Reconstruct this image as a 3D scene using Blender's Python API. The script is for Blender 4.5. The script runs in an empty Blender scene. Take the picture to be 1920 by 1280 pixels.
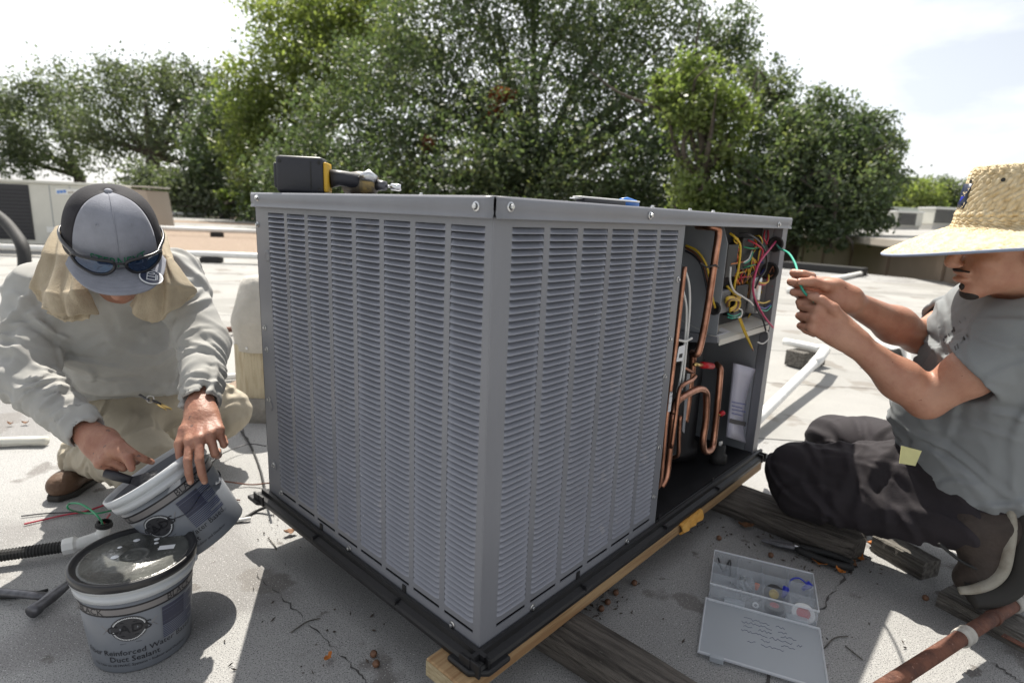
import bpy, bmesh, math, random
import numpy as np
from mathutils import Vector, Matrix, Quaternion
random.seed(7); rng = np.random.default_rng(7)
R = math.radians
SC = bpy.context.scene
COL = SC.collection

# ------------------------------------------------------------------ camera, sky, sun, exposure
CAM_F = 1088.116            # focal length in pixels of a 1920 wide picture
CAM_C = np.array([-0.00871441, -0.98060875, 0.9908832])
CAM_FW = np.array([0.04688705, 0.97592461, -0.21300885])
CAM_UP = np.array([-0.03211035, 0.21460572, 0.97617279])
CAM_RT = np.array([0.99838396, -0.03893007, 0.04139951])
cam_data = bpy.data.cameras.new('camera'); cam = bpy.data.objects.new('camera', cam_data); COL.objects.link(cam)
cam_data.sensor_width = 36; cam_data.lens = CAM_F / 1920 * 36; cam_data.clip_end = 4000; cam_data.clip_start = .02
m = Matrix.Identity(4)
for i in range(3):
    m[i][0] = CAM_RT[i]; m[i][1] = CAM_UP[i]; m[i][2] = -CAM_FW[i]; m[i][3] = CAM_C[i]
cam.matrix_world = m
cam_data.dof.use_dof = True; cam_data.dof.focus_distance = 1.35; cam_data.dof.aperture_fstop = 3.4
SC.camera = cam

SUN_EL = R(58); SUN_H = np.array([-0.2, 0.98]) / np.hypot(.2, .98)
sun_vec = Vector((SUN_H[0] * math.cos(SUN_EL), SUN_H[1] * math.cos(SUN_EL), math.sin(SUN_EL)))
world = bpy.data.worlds.new('World'); SC.world = world; world.use_nodes = True
wn, wl = world.node_tree.nodes, world.node_tree.links
wn.clear()
wout = wn.new('ShaderNodeOutputWorld'); wbg = wn.new('ShaderNodeBackground')
sky = wn.new('ShaderNodeTexSky'); sky.sky_type = 'NISHITA'; sky.sun_disc = False
sky.sun_elevation = SUN_EL; sky.sun_rotation = math.atan2(SUN_H[0], SUN_H[1])
sky.air_density = 1.0; sky.dust_density = 2.0; sky.ozone_density = 1.0; sky.altitude = 0
# thin bright cloud veil over the blue
wtc = wn.new('ShaderNodeTexCoord'); wmp = wn.new('ShaderNodeMapping'); wmp.inputs['Scale'].default_value = (1, 1, 3.2)
wnz = wn.new('ShaderNodeTexNoise'); wnz.inputs['Scale'].default_value = 2.3; wnz.inputs['Detail'].default_value = 7; wnz.inputs['Roughness'].default_value = .55
wrp = wn.new('ShaderNodeValToRGB'); wrp.color_ramp.elements[0].position = .34; wrp.color_ramp.elements[1].position = .56
wrp.color_ramp.elements[0].color = (.52, .52, .52, 1); wrp.color_ramp.elements[1].color = (.95, .95, .95, 1)
wmx = wn.new('ShaderNodeMixRGB'); whs = wn.new('ShaderNodeHueSaturation'); whs.inputs['Saturation'].default_value = .12; whs.inputs['Value'].default_value = 2.5
wl.new(sky.outputs[0], whs.inputs['Color']); wl.new(whs.outputs[0], wmx.inputs[2])
wl.new(wtc.outputs['Generated'], wmp.inputs[0]); wl.new(wmp.outputs[0], wnz.inputs[0]); wl.new(wnz.outputs[0], wrp.inputs[0])
wl.new(wrp.outputs[0], wmx.inputs[0]); wl.new(sky.outputs[0], wmx.inputs[1]); wl.new(wmx.outputs[0], wbg.inputs[0])
wbg.inputs[1].default_value = 0.062; wl.new(wbg.outputs[0], wout.inputs[0])

sun_data = bpy.data.lights.new('sun', 'SUN'); sun_data.energy = 5.0; sun_data.angle = R(0.53); sun_data.color = (1, .94, .84)
sun = bpy.data.objects.new('sun', sun_data); COL.objects.link(sun)
sun.rotation_euler = (-sun_vec).to_track_quat('-Z', 'Y').to_euler(); sun.location = (0, 0, 30)
SC.view_settings.view_transform = 'Standard'; SC.view_settings.look = 'None'; SC.view_settings.gamma = 1
SC.view_settings.exposure = 0.62
SC.cycles.max_bounces = 8; SC.cycles.transparent_max_bounces = 16; SC.cycles.caustics_reflective = False; SC.cycles.caustics_refractive = False
SC.cycles.use_denoising = True

# ------------------------------------------------------------------ measuring helpers (photograph pixel -> point in the place)
def ray(x, y): return CAM_FW + CAM_RT * ((x - 960) / CAM_F) - CAM_UP * ((y - 640) / CAM_F)
def at(x, y, t): return CAM_C + t * ray(x, y)
def gr(x, y, z=0.0):
    d = ray(x, y); return CAM_C + d * ((z - CAM_C[2]) / d[2])
S2 = math.sqrt(.5)
UX = np.array([S2, S2, 0]); UY = np.array([-S2, S2, 0])       # axes of the unit's own frame
def loc(p): return np.array([p @ UX, p @ UY, p[2]])
def on_y(x, y, off=0.0):        # point of the unit frame on the plane local y = off
    d = ray(x, y); return loc(CAM_C + d * ((off - CAM_C @ UY) / (d @ UY)))
def on_x(x, y, off=0.0):
    d = ray(x, y); return loc(CAM_C + d * ((off - CAM_C @ UX) / (d @ UX)))

# ------------------------------------------------------------------ mesh helpers
def rotz(a): return np.array([[math.cos(a), -math.sin(a), 0], [math.sin(a), math.cos(a), 0], [0, 0, 1.]])
def frame(z, x=None):
    z = np.array(z, float); z /= np.linalg.norm(z)
    if x is None: x = np.array([0, 0, 1.]) if abs(z[2]) < .9 else np.array([1., 0, 0])
    x = np.array(x, float); x = x - z * (x @ z); x /= np.linalg.norm(x)
    return np.stack([x, np.cross(z, x), z], 1)       # columns
def spline(pts, n=8, closed=False):
    P = [np.array(p, float) for p in pts]; out = []
    m_ = len(P)
    for i in range(m_ if closed else m_ - 1):
        p0 = P[(i - 1) % m_] if (closed or i > 0) else 2 * P[0] - P[1]
        p1 = P[i]; p2 = P[(i + 1) % m_]
        p3 = P[(i + 2) % m_] if (closed or i + 2 < m_) else 2 * P[-1] - P[-2]
        for k in range(n):
            t = k / n
            out.append(.5 * ((2 * p1) + (-p0 + p2) * t + (2 * p0 - 5 * p1 + 4 * p2 - p3) * t * t + (-p0 + 3 * p1 - 3 * p2 + p3) * t ** 3))
    if not closed: out.append(P[-1])
    return out

class MB:
    def __init__(s): s.v = []; s.f = []; s.mi = []; s.cur = 0
    def add(s, vs, fs):
        b = len(s.v); s.v.extend([tuple(map(float, q)) for q in vs]); s.f.extend([tuple(b + i for i in q) for q in fs]); s.mi.extend([s.cur] * len(fs)); return s
    def box(s, lo, hi, M=None, o=(0, 0, 0), bev=0.0):
        lo = np.array(lo, float); hi = np.array(hi, float); b = min(bev, .49 * (hi - lo).min())
        if b <= 0:
            vs = [(x, y, z) for x in (lo[0], hi[0]) for y in (lo[1], hi[1]) for z in (lo[2], hi[2])]
            fs = [(0, 1, 3, 2), (4, 6, 7, 5), (0, 4, 5, 1), (2, 3, 7, 6), (0, 2, 6, 4), (1, 5, 7, 3)]
        else:
            bm = bmesh.new(); bmesh.ops.create_cube(bm, size=1)
            for q in bm.verts:
                q.co = Vector([(lo[i] + hi[i]) / 2 + q.co[i] * (hi[i] - lo[i]) for i in range(3)])
            bmesh.ops.bevel(bm, geom=bm.edges[:], offset=b, segments=2, affect='EDGES', profile=.5)
            bm.verts.index_update(); vs = [tuple(q.co) for q in bm.verts]; fs = [tuple(q.index for q in f.verts) for f in bm.faces]; bm.free()
        vs = np.array(vs)
        if M is not None: vs = vs @ np.array(M).T
        return s.add(vs + np.array(o), fs)
    def tube(s, path, r, n=8, cap=True, closed=False, flat=None):
        P = [np.array(p, float) for p in path]; m_ = len(P)
        rr = r if hasattr(r, '__len__') else [r] * m_
        T = []
        for i in range(m_):
            a = P[(i - 1) % m_] if (closed or i > 0) else P[i]; b = P[(i + 1) % m_] if (closed or i < m_ - 1) else P[i]
            t = b - a; T.append(t / (np.linalg.norm(t) + 1e-12))
        F = frame(T[0]); x = F[:, 0]; vs = []
        for i in range(m_):
            x = x - T[i] * (x @ T[i]); x /= np.linalg.norm(x) + 1e-12; y = np.cross(T[i], x)
            for k in range(n):
                a = 2 * math.pi * k / n
                vs.append(P[i] + rr[i] * (math.cos(a) * x + (flat or 1) * math.sin(a) * y))
        fs = []
        for i in range(m_ if closed else m_ - 1):
            j = (i + 1) % m_
            for k in range(n): fs.append((i * n + k, i * n + (k + 1) % n, j * n + (k + 1) % n, j * n + k))
        if cap and not closed: fs.append(tuple(range(n - 1, -1, -1))); fs.append(tuple((m_ - 1) * n + k for k in range(n)))
        return s.add(vs, fs)
    def lathe(s, prof, n=32, M=None, o=(0, 0, 0), arc=None, cap0=False, cap1=False):
        vs = []; full = arc is None; a0, a1 = (0, 2 * math.pi) if full else arc; k_ = n if full else n + 1
        for r, z in prof:
            for k in range(k_):
                a = a0 + (a1 - a0) * k / n; vs.append((r * math.cos(a), r * math.sin(a), z))
        fs = []
        for i in range(len(prof) - 1):
            for k in range(n):
                q = (k + 1) % k_ if full else k + 1
                fs.append((i * k_ + k, i * k_ + q, (i + 1) * k_ + q, (i + 1) * k_ + k))
        if cap0: fs.append(tuple(range(k_ - 1, -1, -1)))
        if cap1: fs.append(tuple((len(prof) - 1) * k_ + k for k in range(k_)))
        vs = np.array(vs)
        if M is not None: vs = vs @ np.array(M).T
        return s.add(vs + np.array(o), fs)
    def prism(s, poly, z0, z1, M=None, o=(0, 0, 0)):
        n = len(poly); vs = np.array([(x, y, z0) for x, y in poly] + [(x, y, z1) for x, y in poly], float)
        fs = [tuple(range(n - 1, -1, -1)), tuple(range(n, 2 * n))] + [(i, (i + 1) % n, n + (i + 1) % n, n + i) for i in range(n)]
        if M is not None: vs = vs @ np.array(M).T
        return s.add(vs + np.array(o), fs)
    def grid(s, P):         # P[i][j] points
        a, b = len(P), len(P[0]); vs = [p for row in P for p in row]
        return s.add(vs, [(i * b + j, (i + 1) * b + j, (i + 1) * b + j + 1, i * b + j + 1) for i in range(a - 1) for j in range(b - 1)])
    def build(s, name, mat, parent=None, smooth=False, world=False, solid=0, bevel=0, sub=0, **tg):
        v = np.array(s.v, float)
        if world and parent is not None: v = (v - np.array(parent['_o'])) @ np.array(parent['_m']).reshape(3, 3)
        return mesh_obj(name, v, s.f, mat, parent, smooth, solid, bevel, sub, s.mi, **tg)

def mesh_data(name, v, f, mats, smooth=False, mi=None):
    me = bpy.data.meshes.new(name); me.from_pydata(np.asarray(v, float).tolist(), [], [tuple(map(int, q)) for q in f]); me.update()
    for q in (mats if isinstance(mats, (list, tuple)) else [mats]): me.materials.append(q)
    if mi is not None and any(mi): me.polygons.foreach_set('material_index', np.array(mi, 'i'))
    if smooth: me.polygons.foreach_set('use_smooth', np.ones(len(me.polygons), bool))
    return me
def mesh_obj(name, v, f, mat, parent=None, smooth=False, solid=0, bevel=0, sub=0, mi=None, **tg):
    me = mesh_data(name, v, f, mat, smooth, mi)
    return link(name, me, parent, solid, bevel, sub, **tg)
def link(name, me, parent=None, solid=0, bevel=0, sub=0, **tg):
    o = bpy.data.objects.new(name, me); COL.objects.link(o)
    if parent is not None: o.parent = parent
    if solid: q = o.modifiers.new('solid', 'SOLIDIFY'); q.thickness = solid; q.offset = 0
    if bevel: q = o.modifiers.new('bevel', 'BEVEL'); q.width = bevel; q.segments = 2; q.limit_method = 'ANGLE'; q.angle_limit = R(40)
    if sub: q = o.modifiers.new('sub', 'SUBSURF'); q.levels = sub; q.render_levels = sub
    return tag(o, **tg)
def tag(o, label=None, cat=None, group=None, kind=None):
    if label: o['label'] = label
    if cat: o['category'] = cat
    if group: o['group'] = group
    if kind: o['kind'] = kind
    return o
def thing(name, label=None, cat=None, o=(0, 0, 0), M=None, group=None, kind=None):
    e = bpy.data.objects.new(name, None); COL.objects.link(e); e.empty_display_size = .05
    M = np.eye(3) if M is None else np.array(M)
    mm = Matrix.Identity(4)
    for i in range(3):
        for j in range(3): mm[i][j] = M[i][j]
        mm[i][3] = o[i]
    e.matrix_world = mm; e['_o'] = [float(q) for q in o]; e['_m'] = [float(q) for q in M.flatten()]
    return tag(e, label, cat, group, kind)

_tc = {}
def text_tris(txt, size=1.0):
    """flat lettering: vertices (x, y) and faces, centred"""
    if txt not in _tc:
        cu = bpy.data.curves.new('lettering', 'FONT'); cu.body = txt; cu.align_x = 'CENTER'; cu.align_y = 'CENTER'; cu.resolution_u = 2
        ob = bpy.data.objects.new('lettering', cu); COL.objects.link(ob)
        dg = bpy.context.evaluated_depsgraph_get(); me = bpy.data.meshes.new_from_object(ob.evaluated_get(dg))
        bm = bmesh.new(); bm.from_mesh(me); bmesh.ops.triangulate(bm, faces=bm.faces[:])
        _tc[txt] = (np.array([q.co[:2] for q in bm.verts]), [tuple(x.index for x in f.verts) for f in bm.faces])
        bm.free(); bpy.data.objects.remove(ob); bpy.data.curves.remove(cu); bpy.data.meshes.remove(me)
    v, f = _tc[txt]; return v * size, f

# ------------------------------------------------------------------ materials
MATS = {}
def mat(name, col, rough=.6, metal=0.0, var=0.0, vscale=6.0, col2=None, c2=(.45, .7), bump=0.0, bscale=80.0, spec=.5, sss=0.0, trans=0.0, speck=None, detail=6, stretch=None, coat=0, tl=0.0, uneven=0.0):
    m = bpy.data.materials.new(name); m.use_nodes = True; nt = m.node_tree; N, L = nt.nodes, nt.links
    p = N['Principled BSDF']; p.inputs['Roughness'].default_value = rough; p.inputs['Metallic'].default_value = metal
    p.inputs['Specular IOR Level'].default_value = spec; p.inputs['Coat Weight'].default_value = coat
    p.inputs['Base Color'].default_value = (*col, 1)
    if trans: p.inputs['Transmission Weight'].default_value = trans
    if sss:
        p.inputs['Subsurface Weight'].default_value = sss; p.inputs['Subsurface Radius'].default_value = (1, .35, .2); p.inputs['Subsurface Scale'].default_value = .006
    tc = N.new('ShaderNodeTexCoord'); mp = N.new('ShaderNodeMapping'); L.new(tc.outputs['Object'], mp.inputs[0])
    if stretch: mp.inputs['Scale'].default_value = stretch
    src = None
    if var or col2:
        nz = N.new('ShaderNodeTexNoise'); nz.inputs['Scale'].default_value = vscale; nz.inputs['Detail'].default_value = detail; nz.inputs['Roughness'].default_value = .62
        L.new(mp.outputs[0], nz.inputs[0])
        rp = N.new('ShaderNodeValToRGB'); e = rp.color_ramp.elements
        if col2: e[0].position, e[1].position = c2; e[0].color = (*col, 1); e[1].color = (*col2, 1)
        else:
            e[0].position, e[1].position = .3, .7
            e[0].color = (*[q * (1 - var) for q in col], 1); e[1].color = (*[min(1, q * (1 + var)) for q in col], 1)
        L.new(nz.outputs[0], rp.inputs[0]); src = rp.outputs[0]
        if uneven:
            mr = N.new('ShaderNodeMapRange'); mr.inputs[3].default_value = rough - uneven; mr.inputs[4].default_value = rough + uneven
            L.new(nz.outputs[0], mr.inputs[0]); L.new(mr.outputs[0], p.inputs['Roughness'])
    if speck:           # (scale, threshold, colour): small spots that belong to the surface
        for sc_, th, c in (speck if isinstance(speck, list) else [speck]):
            n2 = N.new('ShaderNodeTexNoise'); n2.inputs['Scale'].default_value = sc_; n2.inputs['Detail'].default_value = 3; L.new(mp.outputs[0], n2.inputs[0])
            r2 = N.new('ShaderNodeValToRGB'); r2.color_ramp.elements[0].position = th; r2.color_ramp.elements[1].position = th + .03
            L.new(n2.outputs[0], r2.inputs[0])
            mx = N.new('ShaderNodeMixRGB'); mx.inputs[2].default_value = (*c, 1); mx.inputs[1].default_value = (*col, 1)
            if src: L.new(src, mx.inputs[1])
            L.new(r2.outputs[0], mx.inputs[0]); src = mx.outputs[0]
    if src: L.new(src, p.inputs['Base Color'])
    if bump:
        b = N.new('ShaderNodeTexNoise'); b.inputs['Scale'].default_value = bscale; b.inputs['Detail'].default_value = 4; L.new(mp.outputs[0], b.inputs[0])
        bp = N.new('ShaderNodeBump'); bp.inputs['Strength'].default_value = bump; bp.inputs['Distance'].default_value = .6 / bscale
        L.new(b.outputs[0], bp.inputs['Height']); L.new(bp.outputs[0], p.inputs['Normal'])
    if tl:
        out = N['Material Output']; ms = N.new('ShaderNodeMixShader'); t = N.new('ShaderNodeBsdfTranslucent'); ms.inputs[0].default_value = tl
        if src: L.new(src, t.inputs[0])
        else: t.inputs[0].default_value = (*col, 1)
        L.new(p.outputs[0], ms.inputs[1]); L.new(t.outputs[0], ms.inputs[2]); L.new(ms.outputs[0], out.inputs[0])
    MATS[name] = m; return m
def clear_plastic(name, col, see=.5, rough=.25):
    m = bpy.data.materials.new(name); m.use_nodes = True; N, L = m.node_tree.nodes, m.node_tree.links
    p = N['Principled BSDF']; p.inputs['Base Color'].default_value = (*col, 1); p.inputs['Roughness'].default_value = rough
    t = N.new('ShaderNodeBsdfTransparent'); t.inputs[0].default_value = (*[min(1, q * .3 + .7) for q in col], 1)
    tl = N.new('ShaderNodeBsdfTranslucent'); tl.inputs[0].default_value = (*col, 1)
    a = N.new('ShaderNodeMixShader'); a.inputs[0].default_value = .3; b = N.new('ShaderNodeMixShader'); b.inputs[0].default_value = see
    L.new(p.outputs[0], a.inputs[1]); L.new(tl.outputs[0], a.inputs[2]); L.new(a.outputs[0], b.inputs[1]); L.new(t.outputs[0], b.inputs[2])
    L.new(b.outputs[0], N['Material Output'].inputs[0]); MATS[name] = m; return m

mat('granules', (.335, .333, .325), .95, var=.12, vscale=1.6, bump=1.0, bscale=420, speck=[(1.1, .58, (.245, .24, .235)), (4, .62, (.20, .19, .18)), (11, .68, (.17, .16, .15)), (330, .57, (.12, .12, .125)), (260, .64, (.60, .60, .59)), (22, .74, (.12, .11, .10))])
mat('membrane', (.31, .305, .29), .9, var=.16, vscale=.9, bump=.3, bscale=150, speck=[(.7, .56, (.255, .25, .235)), (2.2, .62, (.215, .20, .18)), (300, .60, (.22, .22, .215)), (14, .72, (.15, .135, .12))])
mat('gravel', (.27, .205, .155), .95, var=.3, vscale=14, bump=1, bscale=30, speck=[(30, .6, (.22, .16, .12)), (24, .66, (.55, .46, .38))])
mat('tar', (.075, .07, .068), .9, var=.4, vscale=60, bump=.6, bscale=120)
mat('grass', (.07, .10, .035), .9, var=.4, vscale=.6)
mat('paint_grey', (.188, .194, .216), .38, var=.12, vscale=4, stretch=(1, 1, .3), bump=.05, bscale=240, spec=.5, uneven=.06)
mat('louver_grey', (.235, .246, .288), .36, var=.08, vscale=12, bump=.05, bscale=240, speck=[(130, .735, (.62, .62, .62)), (14, .66, (.30, .30, .33))], uneven=.08)  # panel paint lightened and blued: skylight on the slats is in the colour
mat('inner_grey', (.27, .285, .31), .42, var=.06, vscale=5, uneven=.06)
mat('coil_dark', (.010, .010, .012), .7)  # near black puts the shade of the louver gaps into the coil colour
mat('black_plastic', (.009, .009, .0105), .5, var=.3, vscale=20, bump=.1, bscale=200, uneven=.1)
mat('black_rubber', (.02, .02, .02), .7, var=.3, vscale=30, bump=.3, bscale=150)
mat('zinc', (.62, .63, .64), .32, 1.0, var=.15, vscale=80)
mat('chrome', (.75, .75, .76), .15, 1.0)
mat('copper', (.55, .28, .19), .38, 1.0, col2=(.30, .14, .09), c2=(.42, .68), vscale=22, uneven=.1)
mat('brass', (.65, .48, .2), .3, 1.0)
mat('rust', (.165, .068, .042), .85, col2=(.085, .038, .028), c2=(.4, .65), vscale=30, bump=.6, bscale=90, speck=(140, .68, (.28, .17, .13)))
mat('new_wood', (.40, .265, .135), .7, col2=(.27, .155, .07), c2=(.42, .62), vscale=9, stretch=(.35, 6, 6), bump=.25, bscale=26)
mat('end_grain', (.46, .38, .24), .8, col2=(.30, .235, .13), c2=(.4, .62), vscale=14, stretch=(1, 3, 14), bump=.3, bscale=40)
mat('orange_wood', (.66, .33, .06), .7, col2=(.76, .46, .13), vscale=12, stretch=(.6, 8, 8), bump=.4, bscale=40)
mat('old_wood', (.17, .15, .13), .9, col2=(.045, .038, .033), c2=(.42, .66), vscale=7, stretch=(10, .7, 10), bump=.9, bscale=22, speck=(60, .7, (.26, .24, .21)))
mat('old_wood_x', (.24, .225, .20), .9, col2=(.075, .066, .058), c2=(.42, .66), vscale=7, stretch=(.7, 10, 10), bump=.9, bscale=22)
mat('pvc_white', (.74, .74, .72), .38, var=.08, vscale=12)
mat('cream', (.62, .61, .55), .55, var=.06, vscale=3)
mat('beige_wall', (.43, .385, .33), .85, var=.06, vscale=1)
mat('pale_wall', (.62, .60, .56), .8, var=.06, vscale=1)
mat('dark_coil', (.035, .035, .04), .6)
mat('white_paint', (.75, .75, .73), .6, var=.08, vscale=5)
mat('canvas', (.46, .44, .40), .95, var=.14, vscale=9, bump=.5, bscale=60, speck=(14, .66, (.32, .30, .27)))
mat('pale_wood', (.55, .49, .36), .85, col2=(.40, .33, .22), c2=(.45, .7), vscale=8, stretch=(9, 9, .8), bump=.5, bscale=40)
mat('concrete', (.26, .25, .23), .95, var=.25, vscale=16, bump=.7, bscale=60)
mat('neighbour_wall', (.27, .212, .165), .85, var=.08, vscale=1.5)
# ------------------------------------------------------------------ the setting
def sheet(name, poly, z, mt, parent=None, thick=0.0, **tg):
    b = MB()
    if thick: b.prism(poly, z - thick, z)
    else: b.add([(x, y, z) for x, y in poly], [tuple(range(len(poly)))])
    return b.build(name, MATS[mt], parent, **tg)
sheet('ground', [(-900, -300), (900, -300), (900, 1500), (-900, 1500)], -3.6, 'grass', kind='structure')
# flat roof we stand on: a thick slab, its edge runs off to the right at an angle
edge_a = gr(1817, 532)[:2]; edge_b = gr(1471, 499)[:2]; ed = edge_b - edge_a
E1 = edge_a - ed * 3.2; E2 = edge_b + ed * 5.0
roof = sheet('roof', [(-40, -12), (E1[0] + 3, -12), tuple(E1), tuple(E2), (-40, E2[1] + 16)], 0, 'granules', thick=.5, kind='structure')
roof_wall = sheet('building_below', [(-39.7, -11.7), (E1[0] + 2.6, -11.7), (E1[0] - .35, E1[1]), (E2[0] - .35, E2[1] - .1), (-39.7, E2[1] + 15.6)], -.5, 'beige_wall', thick=3.15, label='beige walls of the low building under the roof', cat='building')
# lighter membrane further back, laid in overlapping strips
def strip(ax, ay, bx, by, w, z, mt, name='membrane_strip', jig=.02, n=24):
    a = np.array([ax, ay], float); b_ = np.array([bx, by], float); d = (b_ - a); l = np.linalg.norm(d); d /= l; nn = np.array([-d[1], d[0]])
    lo = [a + d * l * i / n + nn * random.uniform(-jig, jig) for i in range(n + 1)]; hi = [a + d * l * i / n + nn * (w + random.uniform(-jig, jig)) for i in range(n + 1)]
    poly = [tuple(q) for q in lo] + [tuple(q) for q in hi[::-1]]
    return sheet(name, poly, z, mt, roof, thick=.004)
for i in range(9):      # strips right of and behind the unit, running away to the right
    strip(-.5 + .0 * i, 1.75 + i * 1.02, 16 - i * .4, .2 + i * 1.02, 1.05, .004 + .002 * (i % 3), 'membrane')
for i in range(6):
    strip(-14, 2.15 + i * 1.05, -.6, 2.15 + i * 1.05, 1.08, .005 + .002 * (i % 3), 'membrane')
strip(-30, 8.6, 2.5, 8.9, 2.0, .006, 'membrane', jig=.1)
strip(-34, 20.5, 6, 21.0, 5.5, .006, 'membrane', jig=.2); strip(-34, 30, 6, 31, 7, .006, 'membrane', jig=.3)
# brown gravel patches on the far roof
for (ax, ay, bx, by, w) in [(-30, 10.7, 1.5, 11.0, 8.6), (-34, 26.3, 4, 27, 3.4), (-34, 37.5, 6, 38.5, 9)]:
    strip(ax, ay, bx, by, w, .010, 'gravel', 'gravel_patch', jig=.18)
strip(-2.2, 4.55, -.9, 4.35, .62, .016, 'gravel', 'gravel_patch', jig=.1, n=14)
strip(-1.45, 2.0, -.95, 1.9, .35, .014, 'gravel', 'gravel_patch', jig=.06, n=10)
# cracks and seams in the near roof
def crack(px, w0=.006, name='roof_crack', jit=.006, sub=10, z=.002):
    P = spline([gr(x, y, 0)[:2] for x, y in px], sub); lo = []; hi = []
    for i, p in enumerate(P):
        d = P[min(i + 1, len(P) - 1)] - P[max(i - 1, 0)]; d = d / np.linalg.norm(d); nn = np.array([-d[1], d[0]])
        p = p + nn * random.uniform(-jit, jit); w = .6 * w0 * random.uniform(.0, 1.0) ** 1.5 * (1 if 0 < i < len(P) - 1 else .2)
        lo.append((*(p - nn * w), z)); hi.append((*(p + nn * w), z))
    b = MB(); b.grid([lo, hi]); return b.build(name, MATS['tar'], roof)
crack([(480, 1075), (530, 1120), (600, 1190), (660, 1250), (700, 1290)], .004)
crack([(1620, 1040), (1585, 1080), (1545, 1135), (1500, 1185), (1430, 1290)], .009)
crack([(1850, 1235), (1890, 1262), (1930, 1290)], .008)
crack([(452, 800), (480, 860), (500, 930), (515, 960)], .007, jit=.003)
crack([(1440, 775), (1520, 792), (1600, 812), (1680, 830)], .004, z=.012)
crack([(1460, 665), (1500, 672), (1560, 690), (1640, 720)], .004, z=.012)
# low black strip on the far roof edge
cb0 = gr(1470, 503); cb1 = gr(1622, 517)
b = MB(); d = cb1 - cb0; L_ = np.linalg.norm(d); b.box((0, -.15, 0), (L_, .15, .17), bev=.02)
e = b.build('edge_curb', MATS['black_rubber'], None, label='low black curb lying along the far edge of the roof', cat='curb'); e.location = cb0; e.rotation_euler.z = math.atan2(d[1], d[0])

# ---- neighbouring building on the right
wa = at(1661, 449, 15.4)[:2]; wb = at(1486, 435, 26)[:2]; wd = (wa - wb); wlen = np.linalg.norm(wd); wd = wd / wlen
nb = thing('neighbour_building', 'long beige building with flat eave beyond the roof edge on the right', 'building', (wb[0], wb[1], -3.6), rotz(math.atan2(wd[1], wd[0])))
WL = wlen + 9
# local frame: x runs towards us along the wall, the building lies on the +y side (away)
b = MB(); b.box((-16, .0, 0), (WL, 14, 4.2)); b.build('wall', MATS['neighbour_wall'], nb)
for i in range(9):
    b = MB(); x = -10 + i * 3.05; b.box((x, -.07, 0), (x + .32, .0, 4.2), bev=.01); b.build('pilaster', MATS['neighbour_wall'], nb)
b = MB(); b.box((-16.4, -.55, 4.2), (WL + .4, 14.2, 4.26)); b.build('soffit', MATS['pale_wall'], nb)
b = MB(); b.box((-16.5, -.62, 4.22), (WL + .5, -.552, 4.40), bev=.01); b.build('fascia', MATS['beige_wall'], nb)
b = MB(); b.add([(-16.5, -.6, 4.40), (WL + .5, -.6, 4.40), (WL + .5, 14, 4.95), (-16.5, 14, 4.95)], [(0, 1, 2, 3)]); b.build('roof', MATS['membrane'], nb)
nbM = rotz(math.atan2(wd[1], wd[0]))
def far_unit(px0, px1, y0, y1, t, lab, coil_frac=(.1, .75), cat='air conditioner'):
    p0 = at(px0, y1, t); p1 = at(px1, y1, t); top = at(px0, y0, t); w = np.linalg.norm(p1 - p0); h = top[2] - p0[2]
    d = p1 - p0; g = thing('rooftop_air_conditioner', lab, cat, tuple(p0), rotz(math.atan2(d[1], d[0])), group='air conditioners on the far roofs')
    b = MB(); b.box((0, 0, 0), (w, w * .9, h * .9), bev=.02); b.build('cabinet', MATS['cream'], g)
    b = MB(); b.box((-.03, -.03, h * .9), (w + .03, w * .9 + .03, h), bev=.01); b.build('top_panel', MATS['white_paint'], g)
    for k in range(9):
        z0 = h * (.08 + .8 * k / 9)
        b = MB(); b.box((w * coil_frac[0], -.022, z0), (w * coil_frac[1], -.003, z0 + h * .065)); b.build('grille_slat', MATS['dark_coil'], g)
    b = MB(); b.box((.05, .1, -.5), (w - .05, w * .8, 0)); b.build('stand', MATS['pale_wall'], g)
far_unit(1676, 1728, 395, 423, 30, 'small rooftop air conditioner with dark grille on neighbouring roof, nearer the tree')
far_unit(1749, 1800, 388, 420, 31, 'rooftop air conditioner with dark grille beside the straw hat', (.02, .98))
lowb = at(1745, 400, 48); b = MB(); g = thing('distant_building', 'pale low building far behind the neighbouring roof', 'building', (lowb[0] - 6, lowb[1], -3.6))
b.box((0, 0, 0), (16, 8, 3.6 + lowb[2])); b.build('wall', MATS['pale_wall'], g)
b = MB(); b.box((-.4, -.4, 3.6 + lowb[2]), (16.4, 8.4, 3.6 + lowb[2] + .35), bev=.03); b.build('parapet', MATS['white_paint'], g)
for k in range(5):
    b = MB(); b.box((1 + k * 3, -.05, 1.4), (2.6 + k * 3, -.005, 2.8)); b.build('window', MATS['dark_coil'], g)

# ---- large cream unit at the far left of the roof
ac = thing('rooftop_air_handler', 'large cream rooftop air handler with dark coil at the far left', 'air handler', tuple(gr(-330, 462)), None)
aM = gr(196, 474) - gr(-330, 462)
ac.rotation_euler.z = math.atan2(aM[1], aM[0]); ac['_m'] = [float(q) for q in rotz(math.atan2(aM[1], aM[0])).flatten()]
aw = np.linalg.norm(aM[:2]); ah = 1.18; fx = lambda px: np.linalg.norm((gr(px, 472) - gr(-330, 462))[:2])
b = MB(); b.box((0, 0, .12), (aw, 1.4, ah), bev=.015); b.build('cabinet', MATS['cream'], ac)
b = MB(); b.box((-.04, -.04, ah), (aw + .04, 1.44, ah + .05), bev=.01); b.build('top_panel', MATS['cream'], ac)
b = MB(); b.box((.1, .1, 0), (aw - .1, 1.3, .12)); b.build('skid', MATS['dark_coil'], ac)
b = MB(); b.box((.3, -.012, .2), (fx(62), -.003, ah - .03)); b.build('coil', MATS['dark_coil'], ac)
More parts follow.
